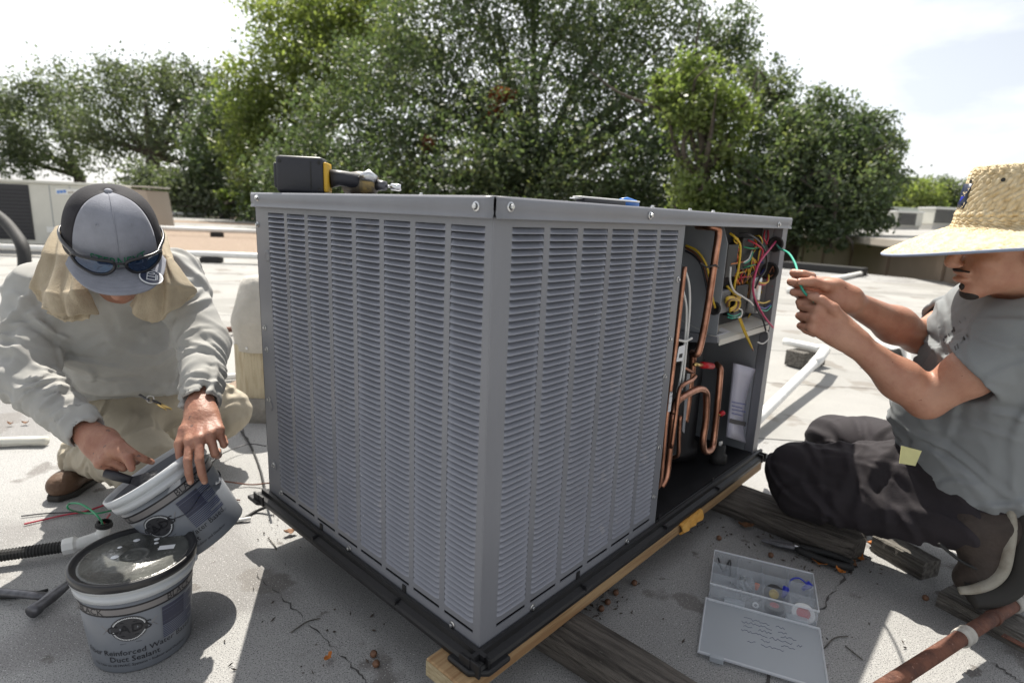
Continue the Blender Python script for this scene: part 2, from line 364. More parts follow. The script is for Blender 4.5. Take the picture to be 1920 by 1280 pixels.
for k in range(14):
    b = MB(); z = .24 + k * .062; b.box((.3, -.018, z), (fx(62), -.0125, z + .01)); b.build('grille_bar', MATS['coil_dark'], ac)
for px in (107, 150):
    b = MB(); x = fx(px); b.box((x - .006, -.004, .14), (x + .006, -.0005, ah - .02)); b.build('panel_seam', MATS['inner_grey'], ac)
mat('logo_blue', (.10, .25, .62), .5); mat('print_dark', (.02, .02, .025), .6)
b = MB(); x = fx(120); b.box((x, -.007, ah - .17), (x + .46, -.003, ah - .07)); pl = b.build('name_plate', MATS['white_paint'], ac)
for k in range(3):
    b = MB(); b.box((x + .02 + k * .05, -.010, ah - .155 + k * .008), (x + .062 + k * .05, -.0075, ah - .105 + k * .008)); b.build('logo_bar', MATS['logo_blue'], pl)
for k, (xa, xb) in enumerate([(.19, .235), (.245, .27), (.28, .31), (.32, .36), (.37, .42)]):
    b = MB(); b.box((x + xa, -.010, ah - .15), (x + xb, -.0075, ah - .115 + .012 * (k % 2))); b.build('faded_letter', MATS['beige_wall'], pl)
b = MB(); b.box((fx(92), -.03, .34), (fx(112), -.003, .44), bev=.006); b.build('switch_box', MATS['white_paint'], ac)
# black hose rising in front of it
hp = [at(-60, 440, 8.6), at(-75, 400, 7.6), at(-50, 384, 6.7), at(-20, 395, 6.4), at(8, 415, 6.3), at(28, 438, 6.2), at(42, 462, 6.1), at(46, 500, 6.05), at(40, 560, 6.0), at(60, 560, 5.9)]
hp[-1][2] = .05; hp[-2][2] = .08
b = MB(); b.tube(spline(hp, 8), .06, 10); b.build('conduit_hose', MATS['black_rubber'], None, True, label='thick black hose arching behind the kneeling man in the cap', cat='hose')
# grey box behind the cream unit
p = gr(205, 392); b = MB(); g = thing('duct_box', 'grey beige sloped duct box behind the cream air handler', 'duct', tuple(gr(200, 430)))
w_ = np.linalg.norm(gr(285, 430) - gr(200, 430)); b.prism([(0, 0), (w_ * 1.05, 0), (w_ * .95, 1.25), (0, 1.35)], 0, 1.3, M=np.array([[1, 0, 0], [0, 0, 1], [0, 1, 0]]).T); b.build('housing', MATS['beige_wall'], g)
b = MB(); b.box((-.03, -.03, 1.352), (w_, 1.33, 1.39), bev=.005); b.build('cover', MATS['cream'], g)

# ---- pipes crossing the far roof on blocks
def roof_pipe(pts, r, mt, lab, name='roof_pipe', blocks=(), h=.12, cat='pipe'):
    o = np.array(pts[0]); g = thing(name, lab, cat, (o[0], o[1], 0))
    b = MB(); b.tube(pts, r, 10); b.build('pipe', MATS[mt], g, True, world=True)
    for t in blocks:
        i = min(int(t * (len(pts) - 1)), len(pts) - 2); fr = t * (len(pts) - 1) - i; q = np.array(pts[i]) * (1 - fr) + np.array(pts[i + 1]) * fr
        b = MB(); b.box((q[0] - .16, q[1] - .09, 0.01), (q[0] + .16, q[1] + .09, q[2] - r), bev=.01); b.build('support_block', MATS['black_rubber'], g, world=True)
roof_pipe([gr(-200, 455, .14), gr(300, 474, .14), gr(398, 477, .14), gr(640, 486, .14)], .05, 'pvc_white', 'white pipe on black blocks crossing the roof behind the cap', blocks=(.66, .3))
roof_pipe([gr(-100, 414, .2), gr(300, 428, .2), gr(560, 437, .2)], .07, 'pvc_white', 'white pipe across the brown gravel on the far roof', blocks=(.45, .7, .9))
roof_pipe([gr(-100, 385, .2), gr(300, 399, .2), gr(620, 411, .2)], .1, 'pvc_white', 'farthest white pipe, at the back of the roof below the trees', blocks=(.5, .68, .85))
roof_pipe([gr(250, 625, .05), gr(400, 620, .05), gr(520, 611, .05)], .022, 'rust', 'thin rusty pipe on the roof behind the kneeling man\'s elbow')
roof_pipe([gr(380, 710, .03), gr(470, 703, .03), gr(560, 694, .03)], .018, 'pvc_white', 'thin white pipe lying behind the wooden vent post')
roof_pipe([gr(-30, 829, .022), gr(40, 826, .022), gr(88, 826, .022)], .018, 'cream', 'cream pipe end lying on the roof left of the brown boot')
# white drain pipe on the right with a bend on a wooden block
pr = [gr(1470, 640, .16), gr(1520, 650, .16), gr(1547, 656, .16), gr(1536, 672, .15), gr(1480, 727, .10), gr(1405, 800, .06)]
g = thing('drain_pipe', 'white plastic drain pipe bending over a wooden block behind the unit', 'pipe', tuple(gr(1500, 700)))
b = MB(); b.tube(spline(pr[:3], 4) + spline(pr[3:], 4), .027, 12); b.build('pipe', MATS['pvc_white'], g, True, world=True)
b = MB(); q = pr[2]; b.tube([pr[1] * .35 + q * .65, q, pr[3], pr[3] * .8 + pr[4] * .2], .034, 12); b.build('elbow', MATS['pvc_white'], g, True, world=True)
q = gr(1510, 672, .06); b = MB(); bo = b.box((-.14, -.07, .012), (.14, .07, .125), rotz(.5), (q[0], q[1], 0), bev=.006)
b.build('wood_block', MATS['old_wood_x'], None, label='weathered wooden block propping up the white drain pipe', cat='block')
# white bar lying further back
roof_pipe([gr(1480, 545, .05), gr(1560, 524, .05), gr(1622, 511, .05)], .05, 'white_paint', 'white bar lying on the roof behind the green wire', name='metal_bar', blocks=(.85,), cat='bar')
# crumpled grey flashing scrap behind the right man's arm
P = []; pa, pb, pc = gr(1598, 690), gr(1790, 720), gr(1660, 640)
for i in range(22):
    row = []
    for j in range(12):
        u, w = i / 21, j / 11; q = pa + (pb - pa) * u + (pc - pa) * (w + .15 * math.sin(u * 7))
        z = .05 + .13 * abs(math.sin(u * 5.3 + w * 2.2)) * (1 - .4 * w) + .04 * math.sin(u * 17 + w * 9) + .02 * math.sin(w * 23 + u * 31)
        row.append((q[0], q[1], max(.02, z)))
    P.append(row)
mat('flashing', (.33, .33, .33), .6, .3, var=.3, vscale=5, bump=.5, bscale=14)
b = MB(); b.grid(P); b.build('flashing_scrap', MATS['flashing'], None, True, solid=.004, sub=1, label='crumpled grey sheet of old flashing lying behind the bare forearms', cat='flashing')

# ---- vent post right behind the unit on the left
vp = gr(512, 772); vz = vp[:2]
g = thing('vent_post', 'pale wooden vent post with a canvas wrapped conical cap behind the unit', 'vent', (vz[0], vz[1], 0))
def poly_loft(rings, n=18): 
    b = MB(); vs = []
    for (r, z, sq, jx) in rings:
        for k in range(n):
            a = 2 * math.pi * k / n; c, s_ = math.cos(a), math.sin(a); e_ = (abs(c) ** sq + abs(s_) ** sq) ** (-1 / sq)
            rr = r * e_ * (1 + jx * random.uniform(-1, 1)); vs.append((rr * c, rr * s_, z + jx * .3 * r * random.uniform(-1, 1)))
    fs = [(i * n + k, i * n + (k + 1) % n, (i + 1) * n + (k + 1) % n, (i + 1) * n + k) for i in range(len(rings) - 1) for k in range(n)]
    fs.append(tuple((len(rings) - 1) * n + k for k in range(n))); b.add(vs, fs); return b
poly_loft([(.16, 0, 6, .03), (.155, .07, 6, .03), (.145, .11, 6, .02)]).build('base', MATS['concrete'], g)
poly_loft([(.128, .11, 8, .004), (.126, .36, 8, .004)]).build('post', MATS['pale_wood'], g)
poly_loft([(.150, .33, 2, .006), (.157, .40, 2, .005), (.163, .455, 2, .005), (.160, .478, 2, .006), (.115, .63, 2, .02), (.10, .66, 2, .02), (.04, .67, 2, .02)], 28).build('cap', MATS['canvas'], g, True)
b = MB(); b.lathe([(.150, .418), (.1575, .420), (.1575, .424), (.150, .427)], 40); b.build('band', MATS['concrete'], g, True)
for a in range(8):
    b = MB(); b.lathe([(0, .004), (.006, .003), (.007, 0)], 8, frame((math.cos(a * .785 - 1.9), math.sin(a * .785 - 1.9), 0)), (.152 * math.cos(a * .785 - 1.9), .152 * math.sin(a * .785 - 1.9), .352)); b.build('nail', MATS['zinc'], g)
# ------------------------------------------------------------------ the packaged unit being installed
UW, UD = 1.452, .8925            # right face (local x), left face (local y)
ZB, ZP, ZL, ZT = .13, .16, .986, 1.02
unit = thing('packaged_air_conditioner', 'grey packaged rooftop air conditioner with louvered sides and an open wiring compartment', 'air conditioner', (0, 0, 0), rotz(R(45)))
PITCH = .01275; NROW = 60; LZ1 = .970
cols_left = [(.020 + .1018 * k, .086) for k in range(8)]     # along local y on the plane x = 0
cols_right = [(.046 + .1036 * k, .086) for k in range(6)]    # along local x on the plane y = 0
def louver_panel(cols, span, left):
    """sheet metal panel with slots, its face on the local plane u = 0"""
    b = MB()
    def bx(a0, a1, z0, z1):
        if left: b.box((0, a0, z0), (.0022, a1, z1))
        else: b.box((a0, 0, z0), (a1, .0022, z1))
    edges = [span[0]] + [q for c, w in cols for q in (c, c + w)] + [span[1]]
    for i in range(0, len(edges), 2): bx(edges[i], edges[i + 1], ZP, ZL)
    for c, w in cols:
        bx(c, c + w, LZ1, ZL); bx(c, c + w, .1915, LZ1 - NROW * PITCH); bx(c, c + w, ZP, .1845)
    return b
lp = louver_panel(cols_left, (0.0025, UD), True).build('louver_panel', MATS['paint_grey'], unit)
rp_ = louver_panel(cols_right, (0.0, .682), False).build('louver_panel', MATS['paint_grey'], unit)
# one pressed louver: leans out towards its lower edge, closes towards the ends
def louver_mesh(w, left):
    st = [0, .004, .010, w / 2, w - .010, w - .004, w]; amp = [0.0, .6, 1, 1, 1, .6, 0.0]
    prof = [(-.0085, 0.0054), (-.0040, .0021), (.0018, -.0024), (.0036, -.0042), (.0028, -.0051)]   # (outwards, up)
    P = []
    for a, k in zip(st, amp):
        row = []
        for o, z in prof:
            oo = o * k if o > 0 else o * (.35 + .65 * k)
            row.append((-oo, a, z) if left else (a, -oo, z))
        P.append(row)
    b = MB(); b.grid(P); return b
lm = louver_mesh(.086, True); rm = louver_mesh(.086, False)
ml = mesh_data('louver', lm.v, lm.f, MATS['louver_grey'], True); mr = mesh_data('louver', rm.v, rm.f, MATS['louver_grey'], True)
rest = {True: MB(), False: MB()}
for left, cols, near in ((True, cols_left, (0, 1, 2)), (False, cols_right, (0, 1))):
    for ci, (c, w) in enumerate(cols):
        for r_ in range(NROW):
            z = LZ1 - (r_ + .5) * PITCH; o = (0, c, z) if left else (c, 0, z)
            if ci in near:
                q = bpy.data.objects.new('louver', ml if left else mr); COL.objects.link(q); q.parent = lp if left else rp_; q.location = o
            else: rest[left].add(np.array((lm if left else rm).v) + np.array(o), (lm if left else rm).f)
rest[True].build('louver_rows', MATS['louver_grey'], lp, True, kind='stuff'); rest[False].build('louver_rows', MATS['louver_grey'], rp_, True, kind='stuff')
# coil close behind the louvers, gap shade painted near black; inner shell
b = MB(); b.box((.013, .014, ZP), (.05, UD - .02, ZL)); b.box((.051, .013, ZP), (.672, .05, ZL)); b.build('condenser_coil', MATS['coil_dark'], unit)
b = MB(); b.box((.0, UD - .002, ZP), (UW, UD, ZL)); b.build('back_panel', MATS['paint_grey'], unit)
b = MB(); b.box((UW - .003, .0025, ZP), (UW, UD - .0025, ZL)); b.build('end_panel', MATS['inner_grey'], unit)
b = MB(); b.box((UW - .046, 0, ZP), (UW, .002, ZL)); b.box((UW - .046, .0022, ZP), (UW - .044, .03, ZL)); b.build('corner_post', MATS['paint_grey'], unit)
b = MB(); b.box((.6825, .0, ZP), (.6845, .055, ZL)); b.box((.683, .056, ZP), (.685, UD - .003, ZL)); b.build('bulkhead', MATS['inner_grey'], unit)
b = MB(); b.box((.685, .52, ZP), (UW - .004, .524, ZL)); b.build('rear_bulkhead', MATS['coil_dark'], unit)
# lid with turned-down skirts and an open seam at the corner
ov = .007
b = MB(); b.box((-ov, -ov, ZT - .003), (UW + ov, UD + ov, ZT), bev=.0012); b.build('lid', MATS['paint_grey'], unit)
def skirt(length, left):
    n = 40; P = []
    prof = [(0, ZT - .001), (.0018, ZT - .006), (.0018, ZL + .012), (.0005, ZL + .006), (.003, ZL - .001), (.0035, ZL - .003)]
    for i in range(n + 1):
        a = -.0062 + (length + .0062) * i / n; k = .0006 * math.sin(a * 9) + .0004 * math.sin(a * 23)
        P.append([((-ov - o - k, a, z) if left else (a, -ov - o - k, z)) for o, z in prof])
    b = MB(); b.grid(P); return b.build('lid_skirt', MATS['paint_grey'], unit, True, solid=.0015)
skirt(UD, True); q = skirt(UW, False); q.location.x = .0020
b = MB(); b.box((UW + .003, 0, ZL), (UW + ov, UD, ZT - .003)); b.box((0, UD + .003, ZL), (UW, UD + ov, ZT - .003)); b.build('lid_skirt', MATS['paint_grey'], unit)
# hex head screws
def screw(p, n, s=1.0, par=unit):
    b = MB(); F = frame(n); b.lathe([(.0085 * s, 0), (.0085 * s, .0012 * s), (.006 * s, .0022 * s)], 16, F, p)
    b.lathe([(.0048 * s, .002 * s), (.0048 * s, .0062 * s), (.0038 * s, .007 * s), (0, .0071 * s)], 6, F, p); b.build('screw', MATS['zinc'], par)
for px, py in ((893, 387), (483, 371)): p = on_x(px, py, -.0095); screw(p, (-1, 0, 0))
for px, py in ((957, 388), (1219, 404), (1460, 421)): p = on_y(px, py, -.0095); screw(p, (0, -1, 0))
for px, py in ((483, 421), (497, 614), (501, 655), (505, 748), (513, 871), (528, 923), (655, 1027), (848, 1170)): screw(on_x(px, py, -.001), (-1, 0, 0), .85)
for px, py in ((1271, 524), (1256, 635), (1246, 706), (1236, 838), (1225, 931), (1175, 1014), (998, 1138)): screw(on_y(px, py, -.001), (0, -1, 0), .85)
for px, py in ((502, 478), (505, 487)): pass
for px, py in ((501, 480), (507, 760), (514, 872)):         # pressed dimples on the left edge
    p = on_x(px, py, -.0005); b = MB(); b.lathe([(.016, 0), (.014, .002), (.010, .0008), (0, .0012)], 20, frame((-1, 0, 0)), p); b.build('pressed_dimple', MATS['paint_grey'], unit, True)
for px in (1230, 1300, 1343): 
    p = on_y(px, 392 + (px - 1230) * .08, .02); screw((p[0], .03, ZT), (0, 0, 1), .9)
p = on_x(766, 366, 0); screw((.03, p[1], ZT), (0, 0, 1), .7)
# black base pan with lip, clips and corner feet
b = MB()
b.box((.0, .0, ZB + .012), (UW, UD, ZP + .004))
def pan_rail(length, left):
    prof = [(-.004, ZP + .006), (-.012, ZP + .004), (-.013, ZP - .008), (-.026, ZP - .012), (-.029, ZB + .012), (-.026, ZB), (.03, ZB)]
    P = []
    for a in (-.026, 0, length * .33, length * .66, length, length + .026):
        P.append([((o, a, z) if left else (a, o, z)) for o, z in prof])
    q = MB(); q.grid(P); return q.build('pan_rail', MATS['black_plastic'], unit, False)
pan = b.build('base_pan', MATS['black_plastic'], unit, bevel=.003)
pan_rail(UD, True); pan_rail(UW, False)
b = MB(); b.box((.0, UD, ZB), (UW, UD + .026, ZP)); b.box((UW, 0, ZB), (UW + .026, UD, ZP)); b.build('pan_rail', MATS['black_plastic'], unit, bevel=.004)
for (x, y) in ((-.012, -.012), (UW + .0, -.012), (-.012, UD)):
    b = MB(); b.prism([(-.03, .0), (0, -.03), (.06, -.03), (.06, .01), (.01, .06), (-.03, .06)], ZB - .0, ZB + .012, o=(x, y, -.0005)); q = b.build('foot', MATS['black_plastic'], unit, bevel=.004)
    for a in ((-.022, .05), (.05, -.022), (-.02, -.02)):
        b = MB(); b.box((min(a[0], .004), min(a[1], .004), ZB), (min(a[0], .004) + .006, min(a[1], .004) + .03, ZB + .03), o=(x, y, 0)); b.build('rib', MATS['black_plastic'], q, bevel=.001)
for px, py in ((1096, 1080), (1246, 990), (1346, 905)):
    p = on_y(px, py, -.02); b = MB(); b.box((p[0] - .003, -.0285, ZB + .004), (p[0] + .003, -.010, ZP - .004), bev=.001); b.box((p[0] - .006, -.0035, ZP - .002), (p[0] + .006, -.001, ZP + .022), bev=.001); b.build('pan_clip', MATS['black_plastic'], unit)
for px, py in ((590, 985), (745, 1098)):
    p = on_x(px, py, -.02); b = MB(); b.box((-.0285, p[1] - .003, ZB + .004), (-.010, p[1] + .003, ZP - .004), bev=.001); b.box((-.0035, p[1] - .006, ZP - .002), (-.001, p[1] + .006, ZP + .022), bev=.001); b.build('pan_clip', MATS['black_plastic'], unit)
# ---- inside the open compartment
b = MB(); b.box((.686, .004, ZP + .0045), (UW - .048, .519, ZP + .010)); b.build('floor_tray', MATS['black_plastic'], unit)
CX = .985        # control box side plate
b = MB(); b.prism([(.004, .66), (.30, .66), (.30, ZL - .002), (.03, ZL - .002), (.012, ZL - .05), (.012, .66)], 0, .0025, M=np.array([[0, 0, 1], [1, 0, 0], [0, 1, 0]]), o=(CX, 0, 0))
b.build('control_box_side', MATS['inner_grey'], unit)
b = MB(); b.prism([(.002, .642), (.0045, .658), (.30, .66), (.30, .60)], -.012, -.001, M=np.array([[0, 0, 1], [1, 0, 0], [0, 1, 0]]), o=(CX, 0, 0)); b.build('control_box_flange', MATS['paint_grey'], unit)
b = MB(); b.add([(CX, .004, .648), (UW - .05, .004, .655), (UW - .05, .16, .70), (CX, .16, .70)], [(0, 1, 2, 3)]); b.build('control_box_shelf', MATS['cream'], unit, solid=.002)
b = MB(); b.box((CX, .001, .632), (UW - .05, .0035, .650)); b.build('shelf_lip', MATS['cream'], unit)
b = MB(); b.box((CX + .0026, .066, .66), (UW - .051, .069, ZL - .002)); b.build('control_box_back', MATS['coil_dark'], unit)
mat('label_paper', (.62, .63, .66), .7, speck=[(160, .56, (.2, .2, .22))], stretch=(.25, 1, 1)); mat('paper', (.72, .73, .75), .7)
b = MB(); b.add([(CX + .02, .02, .6545), (CX + .13, .02, .656), (CX + .13, .06, .6675), (CX + .02, .06, .6662)], [(0, 1, 2, 3)]); b.build('rating_label', MATS['paper'], unit)
for k in range(6):
    b = MB(); y = .025 + k * .0055; b.add([(CX + .026, y, .6585 + (k * .0055) * .29), (CX + .026 + random.uniform(.05, .09), y, .659 + (k * .0055) * .29), (CX + .07, y + .002, .6596 + (k * .0055) * .29), (CX + .026, y + .002, .6592 + (k * .0055) * .29)], [(0, 1, 2, 3)]); b.build('printed_line', MATS['print_dark'], unit)
# components in the box: contactor, capacitor, terminal blocks
def cbox(lo, hi, mt, name, bev=.003):
    b = MB(); b.box(lo, hi, bev=bev); return b.build(name, MATS[mt], unit)
cbox((1.05, .035, .83), (1.13, .065, .93), 'black_plastic', 'contactor'); cbox((1.16, .035, .85), (1.25, .065, .95), 'black_plastic', 'contactor')
cbox((1.03, .03, .72), (1.10, .065, .79), 'inner_grey', 'transformer'); cbox((1.14, .03, .70), (1.24, .065, .80), 'black_plastic', 'terminal_block')
b = MB(); b.lathe([(0, .12), (.024, .12), (.026, .115), (.026, 0), (0, 0)], 20, None, (1.30, .037, .70)); b.build('capacitor', MATS['zinc'], unit, True)
# grommets in the end wall
for px, py, rr in ((1455, 458, .026), (1444, 508, .030)):
    p = on_x(px, py, UW - .05); b = MB(); F = frame((-1, 0, 0)); b.lathe([(rr, 0), (rr, .006), (rr * .8, .008), (rr * .72, .003), (0, .002)], 24, F, (UW - .0505, p[1], p[2])); b.build('grommet', MATS['black_rubber'], unit, True)
b = MB(); b.box((UW - .05, .031, ZP), (UW - .0475, .25, ZL - .002)); b.build('end_wall_liner', MATS['inner_grey'], unit)
p = on_x(1340, 578, CX); b = MB(); b.lathe([(.020, 0), (.020, .005), (.015, .007), (.012, .002), (0, .001)], 20, frame((-1, 0, 0)), (CX - .0005, p[1], p[2])); b.build('grommet', MATS['black_rubber'], unit, True)
# wires
WC = dict(yellow=(.62, .42, .03), red=(.45, .02, .05), pink=(.55, .06, .16), black=(.015, .015, .02), white=(.7, .7, .68), green=(.02, .30, .13), brown=(.14, .05, .02), orange=(.65, .2, .03), blue=(.03, .05, .25), teal=(.03, .36, .25))
for k, c in WC.items(): mat('wire_' + k, c, .4)
def wire(px, col, r=.0024, par=unit, name='wire', n=8):
    """px: (pixel x, pixel y, local depth y)"""
    b = MB(); b.tube(spline([on_y(x, y, o * .36 if x > 1360 and o > 0 else o) for x, y, o in px], n), r, 7); return b.build(name, MATS['wire_' + col], par, True)
def wire_side(px, col, r):
    b = MB(); b.tube(spline([on_x(x, y, CX - o) for x, y, o in px], 8), r, 7); return b.build('wire', MATS['wire_' + col], unit, True)
wire([(1368, 437, .10), (1379, 446, .05), (1388, 462, .03), (1385, 500, .03), (1378, 530, .04), (1374, 560, .08)], 'yellow', .0036)
wire_side([(1286, 460, .03), (1306, 470, .03), (1322, 492, .028), (1330, 520, .024), (1335, 555, .016), (1341, 577, .002)], 'yellow', .0036)
wire_side([(1285, 464, .03), (1304, 476, .03), (1318, 496, .028), (1327, 530, .024), (1332, 560, .016), (1340, 578, .002)], 'brown', .003)
wire_side([(1285, 470, .03), (1302, 480, .03), (1316, 500, .028), (1324, 535, .024), (1330, 562, .016), (1338, 580, .002)], 'black', .003)
wire([(1386, 437, .12), (1405, 440, .05), (1425, 455, .03), (1437, 480, .02), (1435, 505, .02), (1424, 522, .03), (1416, 540, .03)], 'black', .0034)
wire([(1455, 452, .05), (1444, 466, .02), (1434, 478, .01), (1424, 492, .01), (1417, 510, .01), (1412, 535, .01), (1414, 555, .005), (1424, 578, .0), (1438, 600, -.01), (1450, 614, -.015)], 'pink', .0036)
wire([(1402, 450, .10), (1418, 458, .04), (1430, 470, .03), (1424, 490, .02), (1416, 505, .02)], 'red', .003)
wire([(1434, 432, .12), (1432, 445, .08), (1436, 455, .06)], 'red', .003); wire([(1440, 432, .12), (1440, 445, .08), (1437, 458, .06)], 'red', .003)
wire([(1412, 540, .03), (1415, 560, .02), (1420, 580, .01), (1430, 598, .0), (1436, 620, -.01)], 'black', .0032)
wire([(1394, 463, .1), (1410, 466, .06), (1424, 464, .06), (1434, 463, .06)], 'green', .0022)
wire([(1394, 502, .1), (1404, 499, .06), (1416, 496, .06)], 'green', .0022); wire([(1370, 495, .1), (1382, 493, .09), (1398, 490, .09)], 'orange', .0022)
wire([(1410, 470, .08), (1404, 485, .05), (1394, 492, .05)], 'white', .0022); wire([(1412, 472, .08), (1406, 487, .05), (1396, 494, .05)], 'teal', .0022)
wire([(1413, 442, .12), (1424, 443, .05), (1429, 454, .05), (1424, 472, .05), (1421, 490, .05)], 'yellow', .0022)
wire([(1410, 478, .10), (1409, 495, .09), (1406, 512, .09)], 'yellow', .0022)
wire([(1370, 500, .03), (1369, 525, .02), (1376, 545, .015), (1392, 556, .01), (1406, 565, .01), (1412, 572, .01)], 'white', .003)
wire([(1363, 536, .06), (1372, 546, .04), (1380, 552, .03), (1388, 558, .03)], 'yellow', .0036)
for k in range(9):
    a = k * 1.1; cx_, cy_ = 1372 + 4 * math.sin(k * 2.1), 568 + 3 * math.cos(k * 1.7)
    wire([(cx_ - 9, cy_ + 4 + k % 3, .07), (cx_ - 7, cy_ - 6, .04), (cx_ + 3, cy_ - 11 + k % 4, .03), (cx_ + 12, cy_ - 5, .03), (cx_ + 10, cy_ + 7, .03), (cx_, cy_ + 12 + (k % 3), .04)], 'yellow' if k % 3 else 'brown', .0028)
for k in range(4): wire([(1364, 585 + k * 3, .06), (1374, 590 + k * 2, .03), (1386, 586 + k * 2, .03), (1390, 578 + k, .04)], 'black' if k % 2 == 0 else 'teal', .003)
wire([(1384, 578, .03), (1391, 582, .02), (1390, 592, .01), (1384, 596, .01)], 'white', .0024)
wire([(1384, 592, .03), (1389, 606, .005), (1396, 624, -.008), (1404, 640, -.015), (1410, 652, -.02)], 'yellow', .0030); wire([(1387, 592, .03), (1391, 604, .006), (1398, 622, -.006), (1405, 639, -.013), (1409, 649, -.018)], 'yellow', .0028)
b = MB(); b.tube([on_y(1410, 652, -.02), on_y(1412, 657, -.021)], .002, 6); b.build('wire_end', MATS['copper'], unit)
wire([(1442, 512, .05), (1449, 500, .03), (1450, 514, .03), (1440, 520, .04)], 'brown', .002); wire([(1441, 515, .05), (1440, 528, .02), (1430, 531, .02), (1422, 528, .03)], 'yellow', .0028)
wire([(1440, 518, .05), (1436, 532, .02), (1426, 534, .02), (1420, 530, .03)], 'red', .0024); wire([(1420, 566, .02), (1432, 568, .01), (1443, 564, .02)], 'yellow', .0028)
wire([(1422, 574, .02), (1434, 578, .012), (1446, 570, .02)], 'blue', .0026); wire([(1424, 580, .02), (1438, 582, .012), (1450, 566, .02)], 'teal', .0026)
for k in range(5): wire([(1445 + k, 532, .05), (1450 + k * 1.5, 540, .02), (1452 - k, 552, .02), (1454 + k * .5, 566, .02)], 'pink' if k % 2 else 'red', .0022)
wire([(1436, 620, -.01), (1440, 624, -.012), (1440, 636, -.01), (1430, 644, -.005), (1420, 641, .0)], 'white', .0024)
for k in range(60):
    x0 = random.uniform(1372, 1425); y0 = random.uniform(440, 540)
    wire([(x0, y0, .17), (x0 + random.uniform(-12, 14), y0 + random.uniform(5, 18), .12), (x0 + random.uniform(-14, 16), y0 + random.uniform(20, 40), .12), (x0 + random.uniform(-10, 10), y0 + random.uniform(35, 60), .17)], random.choice(['yellow', 'black', 'red', 'brown', 'orange', 'blue', 'yellow']), .0024)
# compressor with straps
b = MB(); o = (1.16, .235, 0); b.lathe([(0, .60), (.05, .60), (.098, .58), (.108, .54), (.108, .22), (.12, .215), (.12, .18), (0, .18)], 36, None, o); cp = b.build('compressor', MATS['black_plastic'], unit, True)
b = MB(); b.lathe([(.1085, .52), (.110, .521), (.110, .527), (.1085, .528)], 36, None, o); b.build('strap', MATS['black_rubber'], cp)
b = MB(); b.lathe([(0, .235), (.02, .235), (.02, .205), (.028, .20), (.028, ZP + .0105), (0, ZP + .0105)], 16, None, on_y(1348, 850, .05) * [1, 1, 0]); b.build('rubber_mount', MATS['black_rubber'], unit, True)
b = MB(); p = on_y(1348, 845, .05); b.lathe([(0, .252), (.008, .252), (.008, .2355), (0, .2355)], 6, None, (p[0], p[1], 0)); b.build('mount_bolt', MATS['zinc'], unit)
# copper lines
def cpipe(px, r, name='copper_pipe', mt='copper', n=6):
    b = MB(); b.tube(spline([on_y(x, y, o) for x, y, o in px], n), r, 12); return b.build(name, MATS[mt], unit, True)
cpipe([(1308, 424, .09), (1328, 425, .04), (1344, 428, .018), (1347, 440, .014), (1341, 480, .012), (1331, 550, .012), (1321, 610, .012), (1311, 655, .012), (1305, 664, .02), (1298, 662, .04)], .0102, n=5)
cpipe([(1300, 660, .09), (1298, 690, .09), (1294, 720, .09), (1289, 760, .09), (1284, 790, .09)], .011)
cpipe([(1284, 500, .015), (1277, 560, .014), (1268, 640, .012), (1258, 720, .01), (1249, 790, .01), (1243, 860, .012), (1238, 905, .015), (1228, 917, .03)], .0062)
cpipe([(1304, 705, .03), (1297, 712, .022), (1280, 722, .02), (1273, 735, .02), (1267, 780, .02), (1259, 840, .02)], .0058)
cpipe([(1262, 775, .03), (1270, 752, .03), (1290, 738, .03), (1310, 729, .03), (1322, 733, .03), (1325, 748, .03), (1323, 790, .03), (1318, 825, .03), (1320, 843, .03), (1328, 846, .035), (1336, 836, .045), (1341, 800, .05), (1346, 750, .05), (1350, 705, .055), (1350, 690, .06), (1342, 682, .08)], .0105, n=5)
cpipe([(1262, 775, .03), (1257, 830, .03), (1253, 870, .028), (1249, 895, .026), (1240, 912, .03)], .0092)
cpipe([(1275, 780, .06), (1273, 820, .06), (1272, 850, .06), (1266, 856, .07), (1256, 858, .09)], .0060)
cpipe([(1284, 690, .05), (1300, 698, .07)], .005)
b = MB(); b.tube([on_y(1302, 683, .04), on_y(1316, 684, .05)], .006, 8); b.build('service_port', MATS['brass'], unit, True)
mat('red_cap', (.55, .01, .02), .4)
b = MB(); b.tube([on_y(1316, 684, .05), on_y(1335, 686, .055)], .0105, 10); b.build('service_cap', MATS['red_cap'], unit, True)
b = MB(); b.tube([on_y(1346, 779, .045), on_y(1351, 776, .035)], .004, 8); b.build('service_port', MATS['brass'], unit, True)
b = MB(); b.tube([on_y(1350, 777, .036), on_y(1357, 773, .03)], .008, 10); b.build('service_cap', MATS['red_cap'], unit, True)
b = MB(); b.tube([on_y(1312, 493, .015), on_y(1325, 501, .008), on_y(1342, 497, -.002), on_y(1347, 502, .006)], .003, 6); b.build('cable_tie', MATS['black_plastic'], unit)
wire([(1285, 508, .03), (1292, 535, .03), (1293, 580, .03), (1288, 640, .03), (1282, 700, .03), (1278, 730, .04)], 'white', .0034); wire([(1281, 545, .035), (1287, 580, .035), (1284, 640, .035), (1277, 700, .03), (1270, 735, .04)], 'white', .0034)
b = MB(); b.tube([on_y(1270, 637, .02), on_y(1285, 640, .015), on_y(1297, 634, .02)], .0035, 6); b.build('cable_tie', MATS['pvc_white'], unit)
def card(px, off, mt, name, thick=.001):
    b = MB(); b.add([on_y(x, y, off) for x, y in px], [tuple(range(len(px)))]); return b.build(name, MATS[mt], unit, solid=thick)
tg_ = card([(1273, 650), (1285, 646), (1280, 676), (1268, 678)], .005, 'paper', 'wire_tag'); card([(1274, 664), (1280, 662), (1279, 670), (1273, 671)], .004, 'print_dark', 'printed_mark', .0004)
